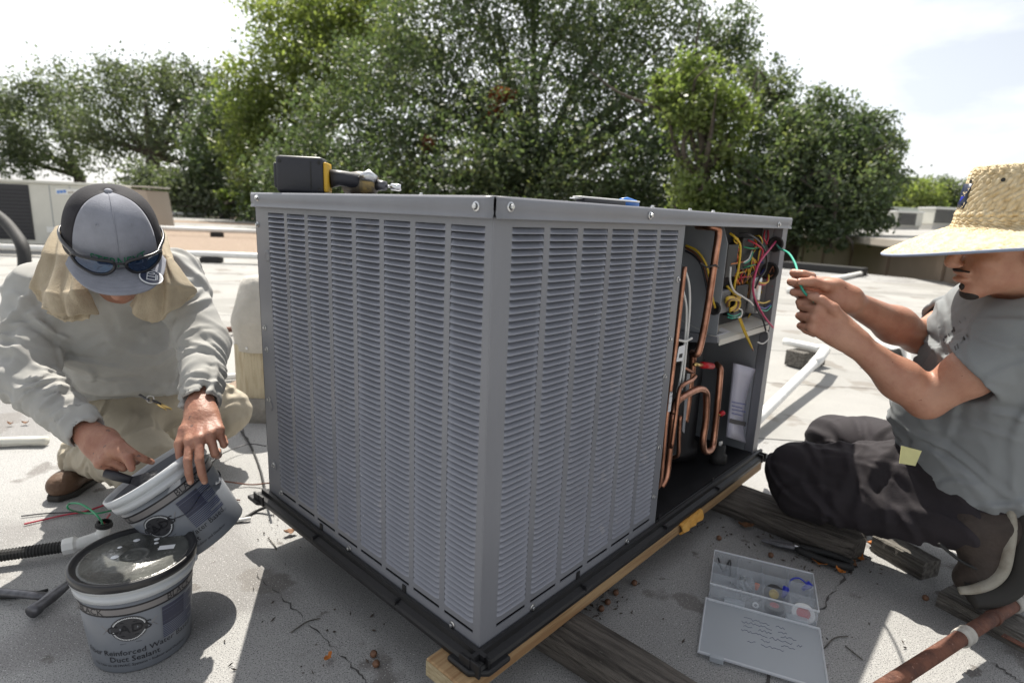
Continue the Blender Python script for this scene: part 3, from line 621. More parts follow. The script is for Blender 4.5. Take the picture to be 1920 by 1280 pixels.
card([(1256, 735), (1261, 734), (1257, 771), (1252, 772)], .002, 'label_paper', 'pipe_label')
card([(1288, 700), (1294, 700), (1283, 812), (1279, 808)], .06, 'inner_grey', 'metal_strip')
# document bag hanging on the end wall
mat('bag_paper', (.50, .50, .60), .5, var=.08, vscale=6)
P = []
for i in range(9):
    row = []
    for j in range(9):
        u, w = i / 8, j / 8; px = 1378 + (1430 - 1378) * u + (-14) * w * (1 - .15 * u); py = 681 + 14 * u + (138 + 4 * u) * w
        q = on_y(px, py, .035 + .02 * math.sin(u * 3.1) * math.sin(w * 3.1) + .004 * math.sin(9 * u + 5 * w)); row.append(q)
    P.append(row)
b = MB(); b.grid(P); bag = b.build('document_bag', MATS['bag_paper'], unit, True, solid=.012)
for k in range(4): card([(1372, 752 + k * 7), (1398 - (k % 2) * 6, 757 + k * 7), (1398 - (k % 2) * 6, 759 + k * 7), (1372, 754 + k * 7)], .027, 'wire_blue', 'printed_line', .0004)
card([(1368, 784), (1399, 791), (1398, 799), (1367, 792)], .026, 'print_dark', 'printed_block', .0004)
# ------------------------------------------------------------------ timber under the unit
def u2w(p): return np.array([p[0] * S2 - p[1] * S2, p[0] * S2 + p[1] * S2, p[2]])
M45 = rotz(R(45))
g = thing('timber_beam', 'new yellow pine board lying under the open side of the unit', 'board', tuple(u2w((-.066, .03, .09))), M45)
b = MB(); b.box((0, -.052, 0), (1.528, .053, .0395), bev=.004); b.build('board', MATS['new_wood'], g)
b = MB(); b.box((-.0015, -.049, .003), (-.0002, .050, .0365)); b.build('end_grain', MATS['end_grain'], g)
p = on_y(1297, 960, -.03)
b = MB(); P = []
for i in range(7):
    u = i / 6; P.append([(.80 + .135 * u, -.024 - .006 * math.sin(u * 9), .092 + .002 * i % .004), (.80 + .135 * u, -.034 - .006 * (i % 2), .104), (.80 + .135 * u - .01, -.032, .126 + .003 * (i % 2)), (.80 + .135 * u - .012, -.020, .1302)])
b.grid(P); q = b.build('torn_splinter', MATS['orange_wood'], None, solid=.006, label='torn orange wood splinter stuck on the edge of the new board', cat='splinter'); q.rotation_euler.z = R(45)
def old_timber(x0, x1, y0, y1, h, lab, seed):
    """weathered beam along local y with a worn uneven section"""
    rr = random.Random(seed); n = 26; m_ = 14; P = []
    for i in range(n + 1):
        y = y0 + (y1 - y0) * i / n; row = []
        for k in range(m_):
            a = 2 * math.pi * k / m_; c, s_ = math.cos(a), math.sin(a); e_ = (abs(c) ** 5 + abs(s_) ** 5) ** (-.2)
            groove = 1 - .06 * (math.sin(k * 2.3 + seed) > .4) - .02 * rr.random() - (.12 * rr.random() if i in (0, n) else 0)
            row.append(((x0 + x1) / 2 + (x1 - x0) / 2 * c * e_ * groove + .004 * math.sin(y * 11 + seed), y + (.03 * rr.uniform(-1, 1) if i in (0, n) else 0), h / 2 + h / 2 * s_ * e_ * (groove if s_ > 0 else 1)))
        row.append(row[0]); P.append(row)
    b = MB(); b.grid(P); b.add(P[0][:-1], [tuple(range(m_))]); b.add(P[-1][:-1], [tuple(range(m_ - 1, -1, -1))])
    o = b.build('old_timber', MATS['old_wood'], None, label=lab, cat='timber', group='weathered timbers under the unit'); o.rotation_euler.z = R(45); return o
old_timber(.215, .335, -.62, .7, .088, 'weathered grey timber running out under the near corner of the unit', 3)
old_timber(1.165, 1.30, -.395, .85, .089, 'dark weathered timber end in front of the kneeling man in dark trousers', 8)
def plank(pa, pb, w, h, lab, mt='old_wood_x', z=.001, name='wood_block', nb=3):
    pa = np.array(pa); d = np.array(pb) - pa; L_ = np.hypot(d[0], d[1]); b = MB(); rr = random.Random(len(lab)); n = 12
    P = []
    for i in range(n + 1):
        x = L_ * i / n + (rr.uniform(-.006, .006) if i in (0, n) else 0); j = lambda s=.002: rr.uniform(-s, s)
        P.append([(x, -w / 2 + j(), 0), (x, -w / 2 + j(), h * .9), (x, -w / 2 + .006, h + j(.001)), (x, -w * .1, h + j(.0015)), (x, w * .2, h - .003 * (i % 2)), (x, w / 2 - .006, h + j(.001)), (x, w / 2 + j(), h * .9), (x, w / 2, 0), (x, -w / 2, 0)])
    b.grid(P); b.add(P[0][:-1], [tuple(range(7, -1, -1))]); b.add(P[-1][:-1], [tuple(range(8))])
    o = b.build(name, MATS[mt], None, label=lab, cat='wood block'); o.location = (pa[0], pa[1], z); o.rotation_euler.z = math.atan2(d[1], d[0]); return o
plank(gr(1650, 1030)[:2], gr(1745, 1085)[:2], .075, .055, 'short dark wooden offcut on the roof in front of the boot')
plank(gr(1770, 1125)[:2], gr(1960, 1225)[:2], .10, .042, 'split grey plank under the rusty pipe')
# rusty pipe with couplings in the lower right corner
ra, rb = gr(1600, 1325, .075), gr(1960, 1095, .075); dr = (rb - ra) / np.linalg.norm(rb - ra)
g = thing('rusty_pipe', 'rusty red brown pipe with pale couplings crossing the lower right corner', 'pipe', (ra[0], ra[1], 0))
b = MB(); b.tube([ra, (ra + rb) / 2 + np.array([0, 0, .002]), rb], .0165, 16); b.build('pipe', MATS['rust'], g, True, world=True)
for px, py, wd_ in ((1790, 1182, .034), (1903, 1126, .05)):
    c = gr(px, py, .075); t = (c - ra) @ dr; c = ra + dr * t
    b = MB(); F = frame(dr); b.lathe([(.0168, -wd_ * .6), (.0205, -wd_ * .6), (.0212, -wd_ * .4), (.0212, -wd_ * .1), (.0195, -wd_ * .08), (.0195, wd_ * .1), (.0212, wd_ * .12), (.0208, wd_ * .5), (.0168, wd_ * .52)], 20, F, c); b.build('coupling', MATS['canvas'], g, True, world=True)
c = gr(1848, 1150, .075); t = (c - ra) @ dr; c = ra + dr * t
b = MB(); b.lathe([(.0168, -.008), (.0182, -.008), (.0182, .008), (.0168, .008)], 18, frame(dr), c); cl = b.build('clamp', MATS['rust'], g, True, world=True)
b = MB(); b.box((-.008, -.055, .041), (.008, .012, .044), rotz(.5), (c[0] + .02, c[1] - .03, .0)); b.build('clamp_tab', MATS['rust'], g, world=True)
# ------------------------------------------------------------------ sealant buckets
mat('bucket_grey', (.17, .185, .21), .38, var=.08, vscale=6, uneven=.05, spec=.5); mat('bucket_rim', (.66, .69, .72), .35, tl=.25)
mat('band_dark', (.045, .045, .05), .4); mat('band_grey', (.20, .19, .19), .42); mat('lid_black', (.02, .02, .022), .32)
mat('lid_top', (.065, .067, .063), .26, col2=(.15, .155, .14), c2=(.45, .75), vscale=9, bump=.2, bscale=90, speck=(46, .70, (.4, .4, .38)), uneven=.12)
mat('print_black', (.012, .012, .016), .5); mat('print_white', (.72, .74, .76), .5); mat('print_blue', (.03, .04, .10), .5); mat('steel_wire', (.7, .7, .7), .25, 1.0)
BH = .207; RB, RT = .096, .113
def brad(z): return RB + (RT - RB) * z / BH
def wrap(b, v, f, phi0, z0, rot=0.0, off=.0007, arch=0.0):
    c, s_ = math.cos(rot), math.sin(rot); out = []
    for x, y in v:
        y = y + arch * x * x; x, y = c * x - s_ * y, s_ * x + c * y
        z = z0 + y; r = brad(z) + off; a = phi0 + x / brad(z0); out.append((r * math.cos(a), r * math.sin(a), z))
    b.add(out, f)
def strip_band(b, phi0, phi1, z0, z1, off=.0005, n=None, slope=0):
    n = n or max(4, int(abs(phi1 - phi0) / .12)); P = []
    for i in range(n + 1):
        a = phi0 + (phi1 - phi0) * i / n; P.append([((brad(z) + off) * math.cos(a), (brad(z) + off) * math.sin(a), z) for z in (z0 + slope * i / n, z1 + slope * i / n)])
    b.grid(P)
def bucket(lab, o, M, phi, with_lid, name='sealant_bucket'):
    g = thing(name, lab, 'bucket', tuple(o), M, group='grey sealant buckets')
    b = MB(); b.lathe([(0, .006), (RB - .006, .006), (RB - .002, 0), (RB, .003), (RT, BH), (RT - .0015, BH), (RB - .002, .008), (0, .0075)], 64); b.build('wall', MATS['bucket_grey'], g, True)
    b = MB(); b.lathe([(RT - .001, BH - .026), (RT + .003, BH - .027), (RT + .0035, BH - .013), (RT + .0015, BH - .012), (RT + .0015, BH - .006), (RT + .007, BH - .005), (RT + .0075, BH + .012), (RT + .002, BH + .013), (RT - .0012, BH + .008), (RT - .0015, BH - .02)], 64); b.build('rim', MATS['bucket_rim'], g, True)
    # printed bands, emblem and lettering
    zb0, zb1 = .146, .168
    b = MB(); strip_band(b, 0, 2 * math.pi, zb0, zb1, n=64); bd = b.build('printed_band', MATS['band_grey'], g, True)
    b = MB(); strip_band(b, 0, 2 * math.pi, zb1 - .004, zb1, .0008, 64); strip_band(b, 0, 2 * math.pi, zb0, zb0 + .004, .0008, 64)
    for k in (0, 2.35, 4.6): v, f = text_tris('BLACK', .021); wrap(b, v, f, phi + .98 + k, (zb0 + zb1) / 2, 0, .0010)
    b.build('band_print', MATS['print_black'], bd)
    for k, ph in enumerate((phi, phi + math.pi)):
        ze = .113
        # ribbon, disc, tooth ring, lettering
        b = MB(); wrap(b, np.array([(-.052, -.011), (-.042, 0), (-.052, .011), (.052, .011), (.042, 0), (.052, -.011)]), [(0, 1, 4, 5), (1, 2, 3, 4)], ph, ze, 0, .0007); em = b.build('emblem', MATS['band_grey'], g)
        b = MB(); n = 40; v = [(0, 0)] + [(.034 * math.cos(2 * math.pi * i / n), .031 * math.sin(2 * math.pi * i / n)) for i in range(n)]
        wrap(b, np.array(v), [(0, 1 + i, 1 + (i + 1) % n) for i in range(n)], ph, ze, 0, .0012); b.build('emblem_disc', MATS['band_dark'], em)
        b = MB(); n = 68
        for i in range(n):
            if .02 < (i / n) % .5 < .43:
                a0, a1 = 2 * math.pi * i / n, 2 * math.pi * (i + 1) / n; am = (a0 + a1) / 2
                v = [(.0285 * math.cos(a0), .026 * math.sin(a0)), (.0285 * math.cos(a1), .026 * math.sin(a1)), (.0325 * math.cos(am), .0295 * math.sin(am))]; wrap(b, np.array(v), [(0, 1, 2)], ph, ze, 0, .0017)
        b.build('emblem_teeth', MATS['print_white'], em)
        v, f = text_tris('CADS', .028); v = v * [1.15, 1]; b = MB(); wrap(b, v, f, ph, ze - .001, 0, .0019); b.build('emblem_lettering', MATS['print_black'], em)
        b = MB()
        for r_, w_ in ((.016, .03), (-.0165, .032)): wrap(b, np.array([(-w_ / 2, r_ - .001), (w_ / 2, r_ - .001), (w_ / 2, r_ + .001), (-w_ / 2, r_ + .001)]), [(0, 1, 2, 3)], ph, ze, 0, .0018)
        wrap(b, np.array([(-.02, -.037), (.02, -.037), (.02, -.0362), (-.02, -.0362)]), [(0, 1, 2, 3)], ph, ze, 0, .0012)
        b.build('emblem_line', MATS['print_black'], em)
        b = MB()
        for t_, sz, dx, z in (('Fiber Reinforced Water Based', .0185, .015, .053), ('Duct Sealant', .0185, .002, .036), ('For Use on all HVAC Systems \u2022 Indoor and Outdoor', .0088, .012, .021)):
            v, f = text_tris(t_, sz); wrap(b, v + [dx, 0], f, ph, z, 0, .0010)
        b.build('lettering', MATS['print_black'], g)
    # block of small print beside the emblem
    for k, ph in enumerate((phi + .98, phi + .98 + math.pi)):
        b = MB(); strip_band(b, ph - .42, ph + .42, .050, .142, .0006, 10); sp = b.build('small_print_panel', MATS['bucket_grey'], g, True)
        b = MB(); b2 = MB()
        for i in range(18):
            z = .138 - i * .0044; w_ = .40 * (1 if i % 5 else random.uniform(.5, .9)); strip_band(b, ph - .40, ph - .40 + 2 * w_, z - .0022, z, .0011, 8)
        for i in range(5): strip_band(b2, ph - .40, ph + .1, .092 + i * .0095, .100 + i * .0095, .00085, 6)
        b.build('small_print', MATS['print_blue'], sp); b2.build('small_print_shade', MATS['band_dark'], sp)
    # wire handle
    hz = BH - .019; ang = phi + 1.62
    pts = [np.array([(RT + .006 + .012 * math.sin(t)) * math.cos(ang + math.pi * t / math.pi), (RT + .006 + .012 * math.sin(t)) * math.sin(ang + math.pi * t / math.pi), hz - .055 * math.sin(t)]) for t in np.linspace(0, math.pi, 30)]
    b = MB(); b.tube(pts, .0017, 7); b.build('wire_handle', MATS['steel_wire'], g, True)
    for s_ in (0, math.pi):
        b = MB(); F = frame((math.cos(ang + s_), math.sin(ang + s_), 0)); b.lathe([(.0085, 0), (.0085, .004), (.005, .0065), (0, .0065)], 14, F, ((RT + .0015) * math.cos(ang + s_), (RT + .0015) * math.sin(ang + s_), hz)); b.build('handle_lug', MATS['bucket_rim'], g, True)
    if with_lid:
        z = BH + .012; Rl = RT + .0085
        b = MB(); b.lathe([(Rl - .001, z - .011), (Rl, z - .010), (Rl + .001, z + .004), (Rl - .001, z + .007), (Rl - .006, z + .0075), (Rl - .009, z + .005), (Rl - .012, z + .0008), (Rl - .016, z - .0005)], 72); ld = b.build('lid', MATS['lid_black'], g, True)
        b = MB(); b.lathe([(Rl - .016, z - .0005), (Rl - .019, z + .0012), (Rl - .022, z + .0003), (.032, z), (.030, z + .002), (.027, z + .002), (.025, z + .0002), (.016, z + .0002), (.014, z + .0013), (.012, z + .0003), (0.0, z + .0003)], 72); b.build('lid_top', MATS['lid_top'], ld, True)
        b = MB(); c_ = rotz(.25); b.box((-.016, -.0085, 0), (.016, .0085, .0004), c_, (.052, .033, z + .0009)); b.build('sticker', MATS['paper'], ld)  # small pale rectangle on the lid top
        for dx, dy, rr in ((-.03, .06, .007), (.012, .066, .006), (-.05, .03, .005), (-.038, -.008, .008), (.02, .05, .005)):
            b = MB(); b.lathe([(rr, 0), (rr * .6, .0007), (0, .0009)], 9, None, (dx, dy, z + .0006)); b.build('sealant_smear', MATS['print_white'], ld)
    else:
        b = MB(); n = 40; P = []
        for i in range(9):
            rr = (RT - .004) * i / 8; P.append([(rr * math.cos(2 * math.pi * k / n), rr * math.sin(2 * math.pi * k / n), .10 + .008 * math.sin(k * .9 + i) + .012 * (i / 8) ** 3) for k in range(n + 1)])
        b.grid(P); mat('sealant', (.05, .052, .06), .45, bump=.6, bscale=30); b.build('sealant', MATS['sealant'], g, True)
    return g
bc = np.array([-.768, .205]); face = math.atan2(CAM_C[1] - bc[1], CAM_C[0] - bc[0])
bucket('lidded grey bucket standing upright on the roof in the lower left corner', (bc[0], bc[1], .001), None, face - .22, True)
ax = -.5 * CAM_RT + .865 * CAM_UP - .30 * CAM_FW; ax /= np.linalg.norm(ax)
rimc = at(292, 886, 1.425); base = rimc - ax * BH
bM = frame(ax, -CAM_FW)         # local x points at the camera
tb = bucket('open grey bucket tilted in the hand of the man in the cap', base, bM, -.10, False)
# ------------------------------------------------------------------ organiser case
q0 = gr(1300, 1236)[:2]; xd = np.array([.907, -.42]); yd = np.array([.42, .907])
OM = np.array([[xd[0], yd[0], 0], [xd[1], yd[1], 0], [0, 0, 1.]])
pb_ = gr(1327, 1120)[:2]
clear_plastic('clear_case', (.82, .85, .88), .74, .2); clear_plastic('clear_lid', (.74, .78, .82), .48, .3); clear_plastic('clear_rim', (.85, .87, .9), .25, .2)
og = thing('parts_organiser', 'open clear plastic parts organiser on the roof in front of the unit', 'organiser', (pb_[0], pb_[1] - .004, .001), OM)
OW, OD, OH = .262, .176, .046
def obox(lo, hi, name, mt='clear_case', par=og, bev=0):
    b = MB(); b.box(lo, hi, bev=bev); return b.build(name, MATS[mt], par)
obox((0, 0, 0), (OW, OD, .002), 'tray_floor')
for lo, hi in (((0, 0, .002), (OW, .002, OH)), ((0, OD - .002, .002), (OW, OD, OH)), ((0, .002, .002), (.002, OD - .002, OH)), ((OW - .002, .002, .002), (OW, OD - .002, OH))): obox(lo, hi, 'tray_wall')
for x in (.065, .131, .197): obox((x, .002, .002), (x + .0015, OD - .002, OH - .003), 'divider')
for y in (.058, .116): obox((.002, y, .002), (OW - .002, y + .0015, OH - .003), 'divider')
b = MB(); b.tube([(0, 0, OH), (OW, 0, OH), (OW, OD, OH), (0, OD, OH)], .0026, 6, closed=True); b.build('tray_rim', MATS['clear_rim'], og)
ld = obox((-.006, -.232, .006), (OW + .004, -.018, .009), 'lid', 'clear_lid', og, .002)
b = MB(); b.tube([(-.006, -.232, .010), (OW + .004, -.232, .010), (OW + .004, -.018, .010), (-.006, -.018, .010)], .0042, 6, closed=True); b.build('lid_rim', MATS['clear_rim'], ld)
obox((.02, -.245, .003), (.05, -.232, .016), 'latch', 'clear_lid', ld, .002)
for x in (.04, .19): obox((x, -.018, .006), (x + .05, .0, .02), 'hinge', 'clear_lid', og, .002)
rr = random.Random(5)
for i, (y, segs) in enumerate([(-.055, [(.09, .06), (.165, .02)]), (-.072, [(.085, .07), (.17, .02)]), (-.088, [(.09, .02), (.125, .03), (.175, .035)]), (-.106, [(.085, .06), (.15, .05), (.21, .012)]), (-.124, [(.13, .02), (.175, .03)]), (-.142, [(.10, .018), (.13, .05)])]):
    b = MB()
    for x0, w_ in segs:
        n = max(5, int(w_ / .0035)); pts = [(x0 + w_ * k / n, y + rr.uniform(-.004, .004) + .012 * (k / n - .5) * 0, .0094) for k in range(n + 1)]; b.tube(spline(pts, 3), .0005, 4)
    b.build('handwriting', MATS['print_blue'], ld)
def inbox(x, y, z=.003): return np.array([pb_[0], pb_[1] - .004, .001]) + OM @ np.array([x, y, z])
def ring_thing(name, lab, cat, c, ro, ri, h, mt, core=None, tilt=None, group=None):
    g = thing(name, lab, cat, tuple(c), tilt, group=group); b = MB(); b.lathe([(ri, 0), (ro, 0), (ro, h), (ri, h), (ri, 0)], 28); b.build('roll', MATS[mt], g)
    if core: b = MB(); b.lathe([(ri - .0006, h * 1.02), (ri - .003, h * 1.03), (ri - .003, 0.0005), (ri - .0006, 0.0005), (ri - .0006, h * 1.02)], 24); b.lathe([(ri - .0035, h * .75), (0, h * .75)], 20); b.build('core', MATS[core], g)
    return g
mat('core_yellow', (.72, .52, .02), .5); mat('connector_blue', (.02, .035, .45), .4); mat('connector_orange', (.8, .16, .02), .4); mat('tape_white', (.75, .76, .75), .45); mat('tape_black', (.02, .02, .02), .4)
tl_ = np.array(Matrix.Rotation(R(35), 3, 'X'))
ring_thing('tape_roll', 'white tape roll with red core in the organiser', 'tape roll', inbox(.232, .03, .004), .028, .017, .012, 'tape_white', 'red_cap', OM @ np.array(Matrix.Rotation(R(28), 3, 'X')))
ring_thing('tape_roll', 'dark tape roll with yellow core in the organiser', 'tape roll', inbox(.163, .086, .004), .026, .013, .014, 'tape_black', 'core_yellow', OM @ np.array(Matrix.Rotation(R(40), 3, 'X')))
ring_thing('tape_roll', 'small dark roll at the front of the organiser', 'tape roll', inbox(.163, .026, .003), .024, .012, .012, 'tape_black', 'red_cap')
ring_thing('washer', 'small grey grommet ring in the organiser', 'washer', inbox(.118, .018, .004), .008, .004, .004, 'zinc', None, OM @ tl_)
def conn(p, d, mt, lab, r=.008, l=.03):
    g = thing('wire_connector', lab, 'wire connector', tuple(p)); F = frame(d); b = MB(); b.lathe([(0, 0), (r * .55, 0), (r * .8, l * .35), (r, l * .6), (r, l), (r * .7, l), (r * .6, l * .6), (0, l * .5)], 14, F); b.build('sleeve', MATS[mt], g, True)
    b = MB(); b.lathe([(r * 1.01, l * .62), (r * 1.12, l * .64), (r * 1.12, l * .97), (r * 1.01, l)], 10, F); b.build('grip', MATS[mt], g)
conn(inbox(.185, .075, .012), OM @ np.array([.25, .55, .75]), 'connector_blue', 'blue wire connector leaning on the yellow cored tape roll')
conn(inbox(.235, .13, .016), OM @ np.array([.55, .3, .5]), 'connector_blue', 'blue wire connector in the back right pocket of the organiser')
conn(inbox(.118, .075, .014), OM @ np.array([.1, .5, .8]), 'connector_orange', 'orange wire connector in the middle pocket of the organiser', .006, .018)
b = MB(); b.tube(spline([inbox(.20, .12, .01), inbox(.205, .14, .03), inbox(.225, .145, .04), inbox(.245, .135, .035)], 6), .0022, 6); b.build('blue_cord', MATS['connector_blue'], None, True, label='short blue loop of cord in the organiser', cat='cord')
for k, (x, y) in enumerate([(.03, .14), (.05, .145), (.08, .075), (.088, .085), (.095, .07), (.085, .02), (.078, .03), (.10, .09), (.07, .1), (.095, .028)]):
    p = inbox(x, y, .006); d = OM @ np.array([rr.uniform(-1, 1), rr.uniform(-1, 1), rr.uniform(.1, .8)]); d /= np.linalg.norm(d); g = thing('screw', 'small metal screw lying loose in an organiser pocket', 'screw', tuple(p), group='loose screws in the organiser'); l = rr.uniform(.018, .03)
    b = MB(); b.lathe([(0, 0), (.0012, .001), (.0016, l), (.004, l), (.0036, l + .002), (0, l + .0025)], 8, frame(d)); b.build('shank', MATS['zinc' if k > 1 else 'tape_black'], g, True)
b = MB(); b.tube(spline([inbox(.012, .165, .03), inbox(.03, .14, .006), inbox(.045, .16, .035), inbox(.05, .125, .006)], 5), .0024, 5); b.build('cable_tie', MATS['tape_black'], None, label='bent black cable ties in the back left organiser pocket', cat='cable tie')
P = [[inbox(.075 + .042 * i / 6, .068 + .04 * j / 6, .012 + .012 * math.sin(i * 1.9 + j) + .01 * math.sin(j * 2.3)) for j in range(7)] for i in range(7)]
clear_plastic('thin_film', (.78, .82, .86), .45, .12); b = MB(); b.grid(P); b.build('plastic_bag', MATS['thin_film'], None, True, sub=1, label='crumpled clear plastic bag in the organiser', cat='plastic bag')
# pliers beside the dark timber
pa, pc, pe = gr(1428, 1012, .02), gr(1492, 1026, .02), gr(1600, 1060, .02)
g = thing('pliers', 'black handled pliers lying along the dark weathered timber', 'pliers', tuple(pc * [1, 1, 0]))
mat('tool_steel', (.13, .13, .14), .45, .8, var=.3, vscale=60)
for s_ in (-1, 1):
    n_ = np.array([-(pe - pa)[1], (pe - pa)[0], 0]); n_ /= np.linalg.norm(n_)
    b = MB(); b.tube([pa + n_ * .003 * s_, (pa + pc) / 2 + n_ * .009 * s_, pc + n_ * .004 * s_], [.004, .009, .011], 8, flat=.7); b.build('jaw', MATS['tool_steel'], g, world=True)
    b = MB(); b.tube(spline([pc - n_ * .006 * s_, pc * .7 + pe * .3 - n_ * .020 * s_, pc * .3 + pe * .7 - n_ * .024 * s_, pe - n_ * .012 * s_], 5), [.008] + [.0105] * 14 + [.008], 10); b.build('handle', MATS['black_rubber'], g, True, world=True)
b = MB(); b.lathe([(0, .012), (.009, .012), (.010, .009), (.010, -.005)], 16, None, pc); b.build('pivot', MATS['zinc'], g, True, world=True)
# ------------------------------------------------------------------ conduit, loose wires, hammer on the left
ca = gr(-120, 1058, .03); cb = gr(122, 1024, .034)
g = thing('flexible_conduit', 'black ribbed flexible conduit ending in a white elbow beside the lidded bucket', 'conduit', tuple(gr(100, 1040)))
n = 150; pts = [ca + (cb - ca) * i / n for i in range(n + 1)]; b = MB(); b.tube(pts, [.0165 if (i // 2) % 2 else .0145 for i in range(n + 1)], 12); b.build('hose', MATS['black_rubber'], g, world=True)
p1 = gr(150, 1018, .036); p2 = gr(186, 1005, .042); p3 = gr(195, 985, .075)
b = MB(); F = frame(p1 - cb); b.lathe([(.016, -.004), (.0225, -.004), (.0235, .0), (.0235, .022), (.020, .026), (.017, .03)], 8, F, cb); b.build('nut', MATS['pvc_white'], g, world=True)
b = MB(); b.tube(spline([cb + (p1 - cb) * .6, p1, p2, (p2 + p3) / 2 + np.array([.006, 0, .004]), p3], 5), .0165, 14); b.build('elbow', MATS['pvc_white'], g, True, world=True)
b = MB(); F = frame(p3 - p2 + np.array([0, 0, .05])); b.lathe([(.016, -.001), (.022, -.001), (.022, .004), (.019, .005), (.019, .012), (.015, .013)], 18, F, p3); b.build('lock_ring', MATS['black_rubber'], g, world=True)
def loose(pts, col, r, lab, name='loose_wire', mt=None):
    b = MB(); b.tube(spline(pts, 8), r, 7); return b.build(name, MATS[mt or 'wire_' + col], None, True, label=lab, cat='wire')
e0 = gr(193, 982, .085)
loose([e0, at(187, 972, 1.56), at(172, 957, 1.58), at(150, 944, 1.6), at(130, 944, 1.62), at(128, 953, 1.6), gr(150, 960, .03), gr(182, 962, .04), gr(215, 955, .03)], 'green', .0026, 'green wire curling out of the white conduit elbow')
loose([e0, gr(200, 972, .05), gr(206, 964, .03)], 'red', .003, 'short red wire stub rising from the white conduit elbow')
loose([gr(45, 982, .006), gr(80, 974, .006), gr(120, 965, .006), gr(160, 958, .008), gr(200, 945, .012)], 'red', .0028, 'red wire lying on the roof left of the tilted bucket')
loose([gr(40, 967, .006), gr(85, 962, .006), gr(130, 960, .006), gr(170, 958, .007)], 'black', .0022, 'black wire lying beside the red wire')
ha = gr(58, 1148, .022); hb = gr(140, 1085, .028); hc = gr(-120, 1098, .02)
g = thing('hammer', 'hammer with dark steel head lying at the left beside the lidded bucket', 'hammer', tuple(gr(100, 1120)))
b = MB(); dd = hb - ha; b.tube([ha, ha + dd * .10, ha + dd * .2, ha + dd * .45, ha + dd * .7, hb], [.0155, .0165, .013, .0145, .012, .006], 12); b.build('head', MATS['tool_steel'], g, True, world=True)
b = MB(); hm = ha + dd * .45; b.tube([hm, hm * .8 + hc * .2, hm * .4 + hc * .6, hc], [.0095, .009, .0095, .011], 10, flat=1.25); b.build('handle', MATS['tool_steel'], g, True, world=True)
loose([gr(-60, 1120, .004), gr(20, 1119, .004), gr(60, 1112, .005), gr(90, 1105, .006)], 'black', .004, 'black cord lying under the hammer handle', 'power_cord', 'black_rubber')
# cables by the lower left corner of the unit
loose([gr(512, 945, .03), gr(480, 958, .006), gr(455, 972, .006), gr(430, 978, .006)], 'black', .005, 'thick black cable end leaving the lower left corner of the unit', mt='black_rubber')
loose([gr(505, 905, .02), gr(470, 908, .008), gr(430, 903, .02), gr(400, 900, .02), gr(387, 906, .01), gr(392, 918, .006), gr(420, 934, .006), gr(450, 937, .006)], 'brown', .0026, 'thin brown cable looping on the sunlit roof beside the tilted bucket', mt='rust')
loose([gr(500, 836, .02), gr(470, 832, .03), gr(440, 840, .03), gr(410, 855, .03), gr(390, 880, .01), gr(384, 905, .006)], 'black', .002, 'thin dark wire arching behind the hand on the bucket')
loose([gr(452, 808, .006), gr(470, 835, .006), gr(488, 880, .006), gr(500, 930, .02), gr(510, 945, .05)], 'black', .004, 'black cable running down beside the vent post', mt='black_rubber')
loose([gr(422, 978, .008), gr(445, 975, .008), gr(470, 971, .010)], 'white', .006, 'short white tube on the roof beside the tilted bucket', 'plastic_tube', 'pvc_white')
# ------------------------------------------------------------------ things on the lid
dz = ZT + .001
d0 = at(573, 325, 1.50); d0[2] = dz
drg = thing('impact_driver', 'cordless impact driver with black battery lying on top of the unit', 'impact driver', tuple(d0), rotz(.06))
mat('tool_yellow', (.60, .36, .03), .5); mat('tool_worn', (.09, .075, .055), .45, col2=(.34, .24, .08), c2=(.52, .66), vscale=22); mat('tool_black', (.022, .023, .03), .5, bump=.1, bscale=120)
def dbox(lo, hi, name, mt, bev, par=drg): b = MB(); b.box(lo, hi, bev=bev); return b.build(name, MATS[mt], par, True)
bt = dbox((-.066, -.036, .0), (.052, .03, .092), 'battery', 'tool_black', .010)
dbox((-.073, -.028, .012), (-.060, .02, .074), 'release_button', 'tool_black', .005, bt)
dbox((.020, -.0375, .012), (.0225, -.0362, .08), 'rib', 'black_rubber', .0003, bt)
for x, z in ((.042, .078), (.042, .012), (-.055, .078)): b = MB(); b.lathe([(.005, 0), (.004, .001), (.002, .0004), (0, .0002)], 10, frame((0, -1, 0)), (x, -.0361, z)); b.build('battery_screw', MATS['black_rubber'], bt)
dbox((.0505, -.032, .006), (.0605, .03, .080), 'battery_seat', 'tool_yellow', .004)
b = MB(); b.tube([(.058, .01, .042), (.085, .02, .045), (.115, .04, .042), (.13, .06, .036)], [.024, .020, .020, .024], 14); b.build('grip', MATS['tool_black'], drg, True)
b = MB(); b.tube([(.09, .075, .034), (.125, .062, .036), (.165, .05, .034), (.175, .047, .033)], [.029, .032, .029, .021], 18); b.build('motor_housing', MATS['tool_worn'], drg, True)
b = MB(); b.tube([(.135, .030, .050), (.155, .03, .055), (.172, .036, .046)], [.010, .017, .012], 12); b.build('gear_case', MATS['zinc'], drg, True)
b = MB(); b.tube([(.175, .047, .033), (.20, .040, .031)], [.0145, .0125], 14); b.build('collet', MATS['tool_steel'], drg, True)
b = MB(); b.tube([(.20, .040, .031), (.214, .037, .030)], .0038, 8); b.tube([(.213, .037, .030), (.215, .0367, .030), (.238, .031, .028), (.240, .0305, .028)], [.007, .0095, .0095, .008], 12); b.build('nut_driver', MATS['chrome'], drg, True)
k0 = at(1072, 378, 1.22); k1 = at(1197, 384, 1.42); k0[2] = k1[2] = dz; dk = k1 - k0; lk = np.linalg.norm(dk)
kg = thing('utility_knife', 'blue and white utility knife lying on the lid above the right louvers', 'knife', tuple(k0), rotz(math.atan2(dk[1], dk[0])))
mat('knife_blue', (.02, .16, .55), .35)
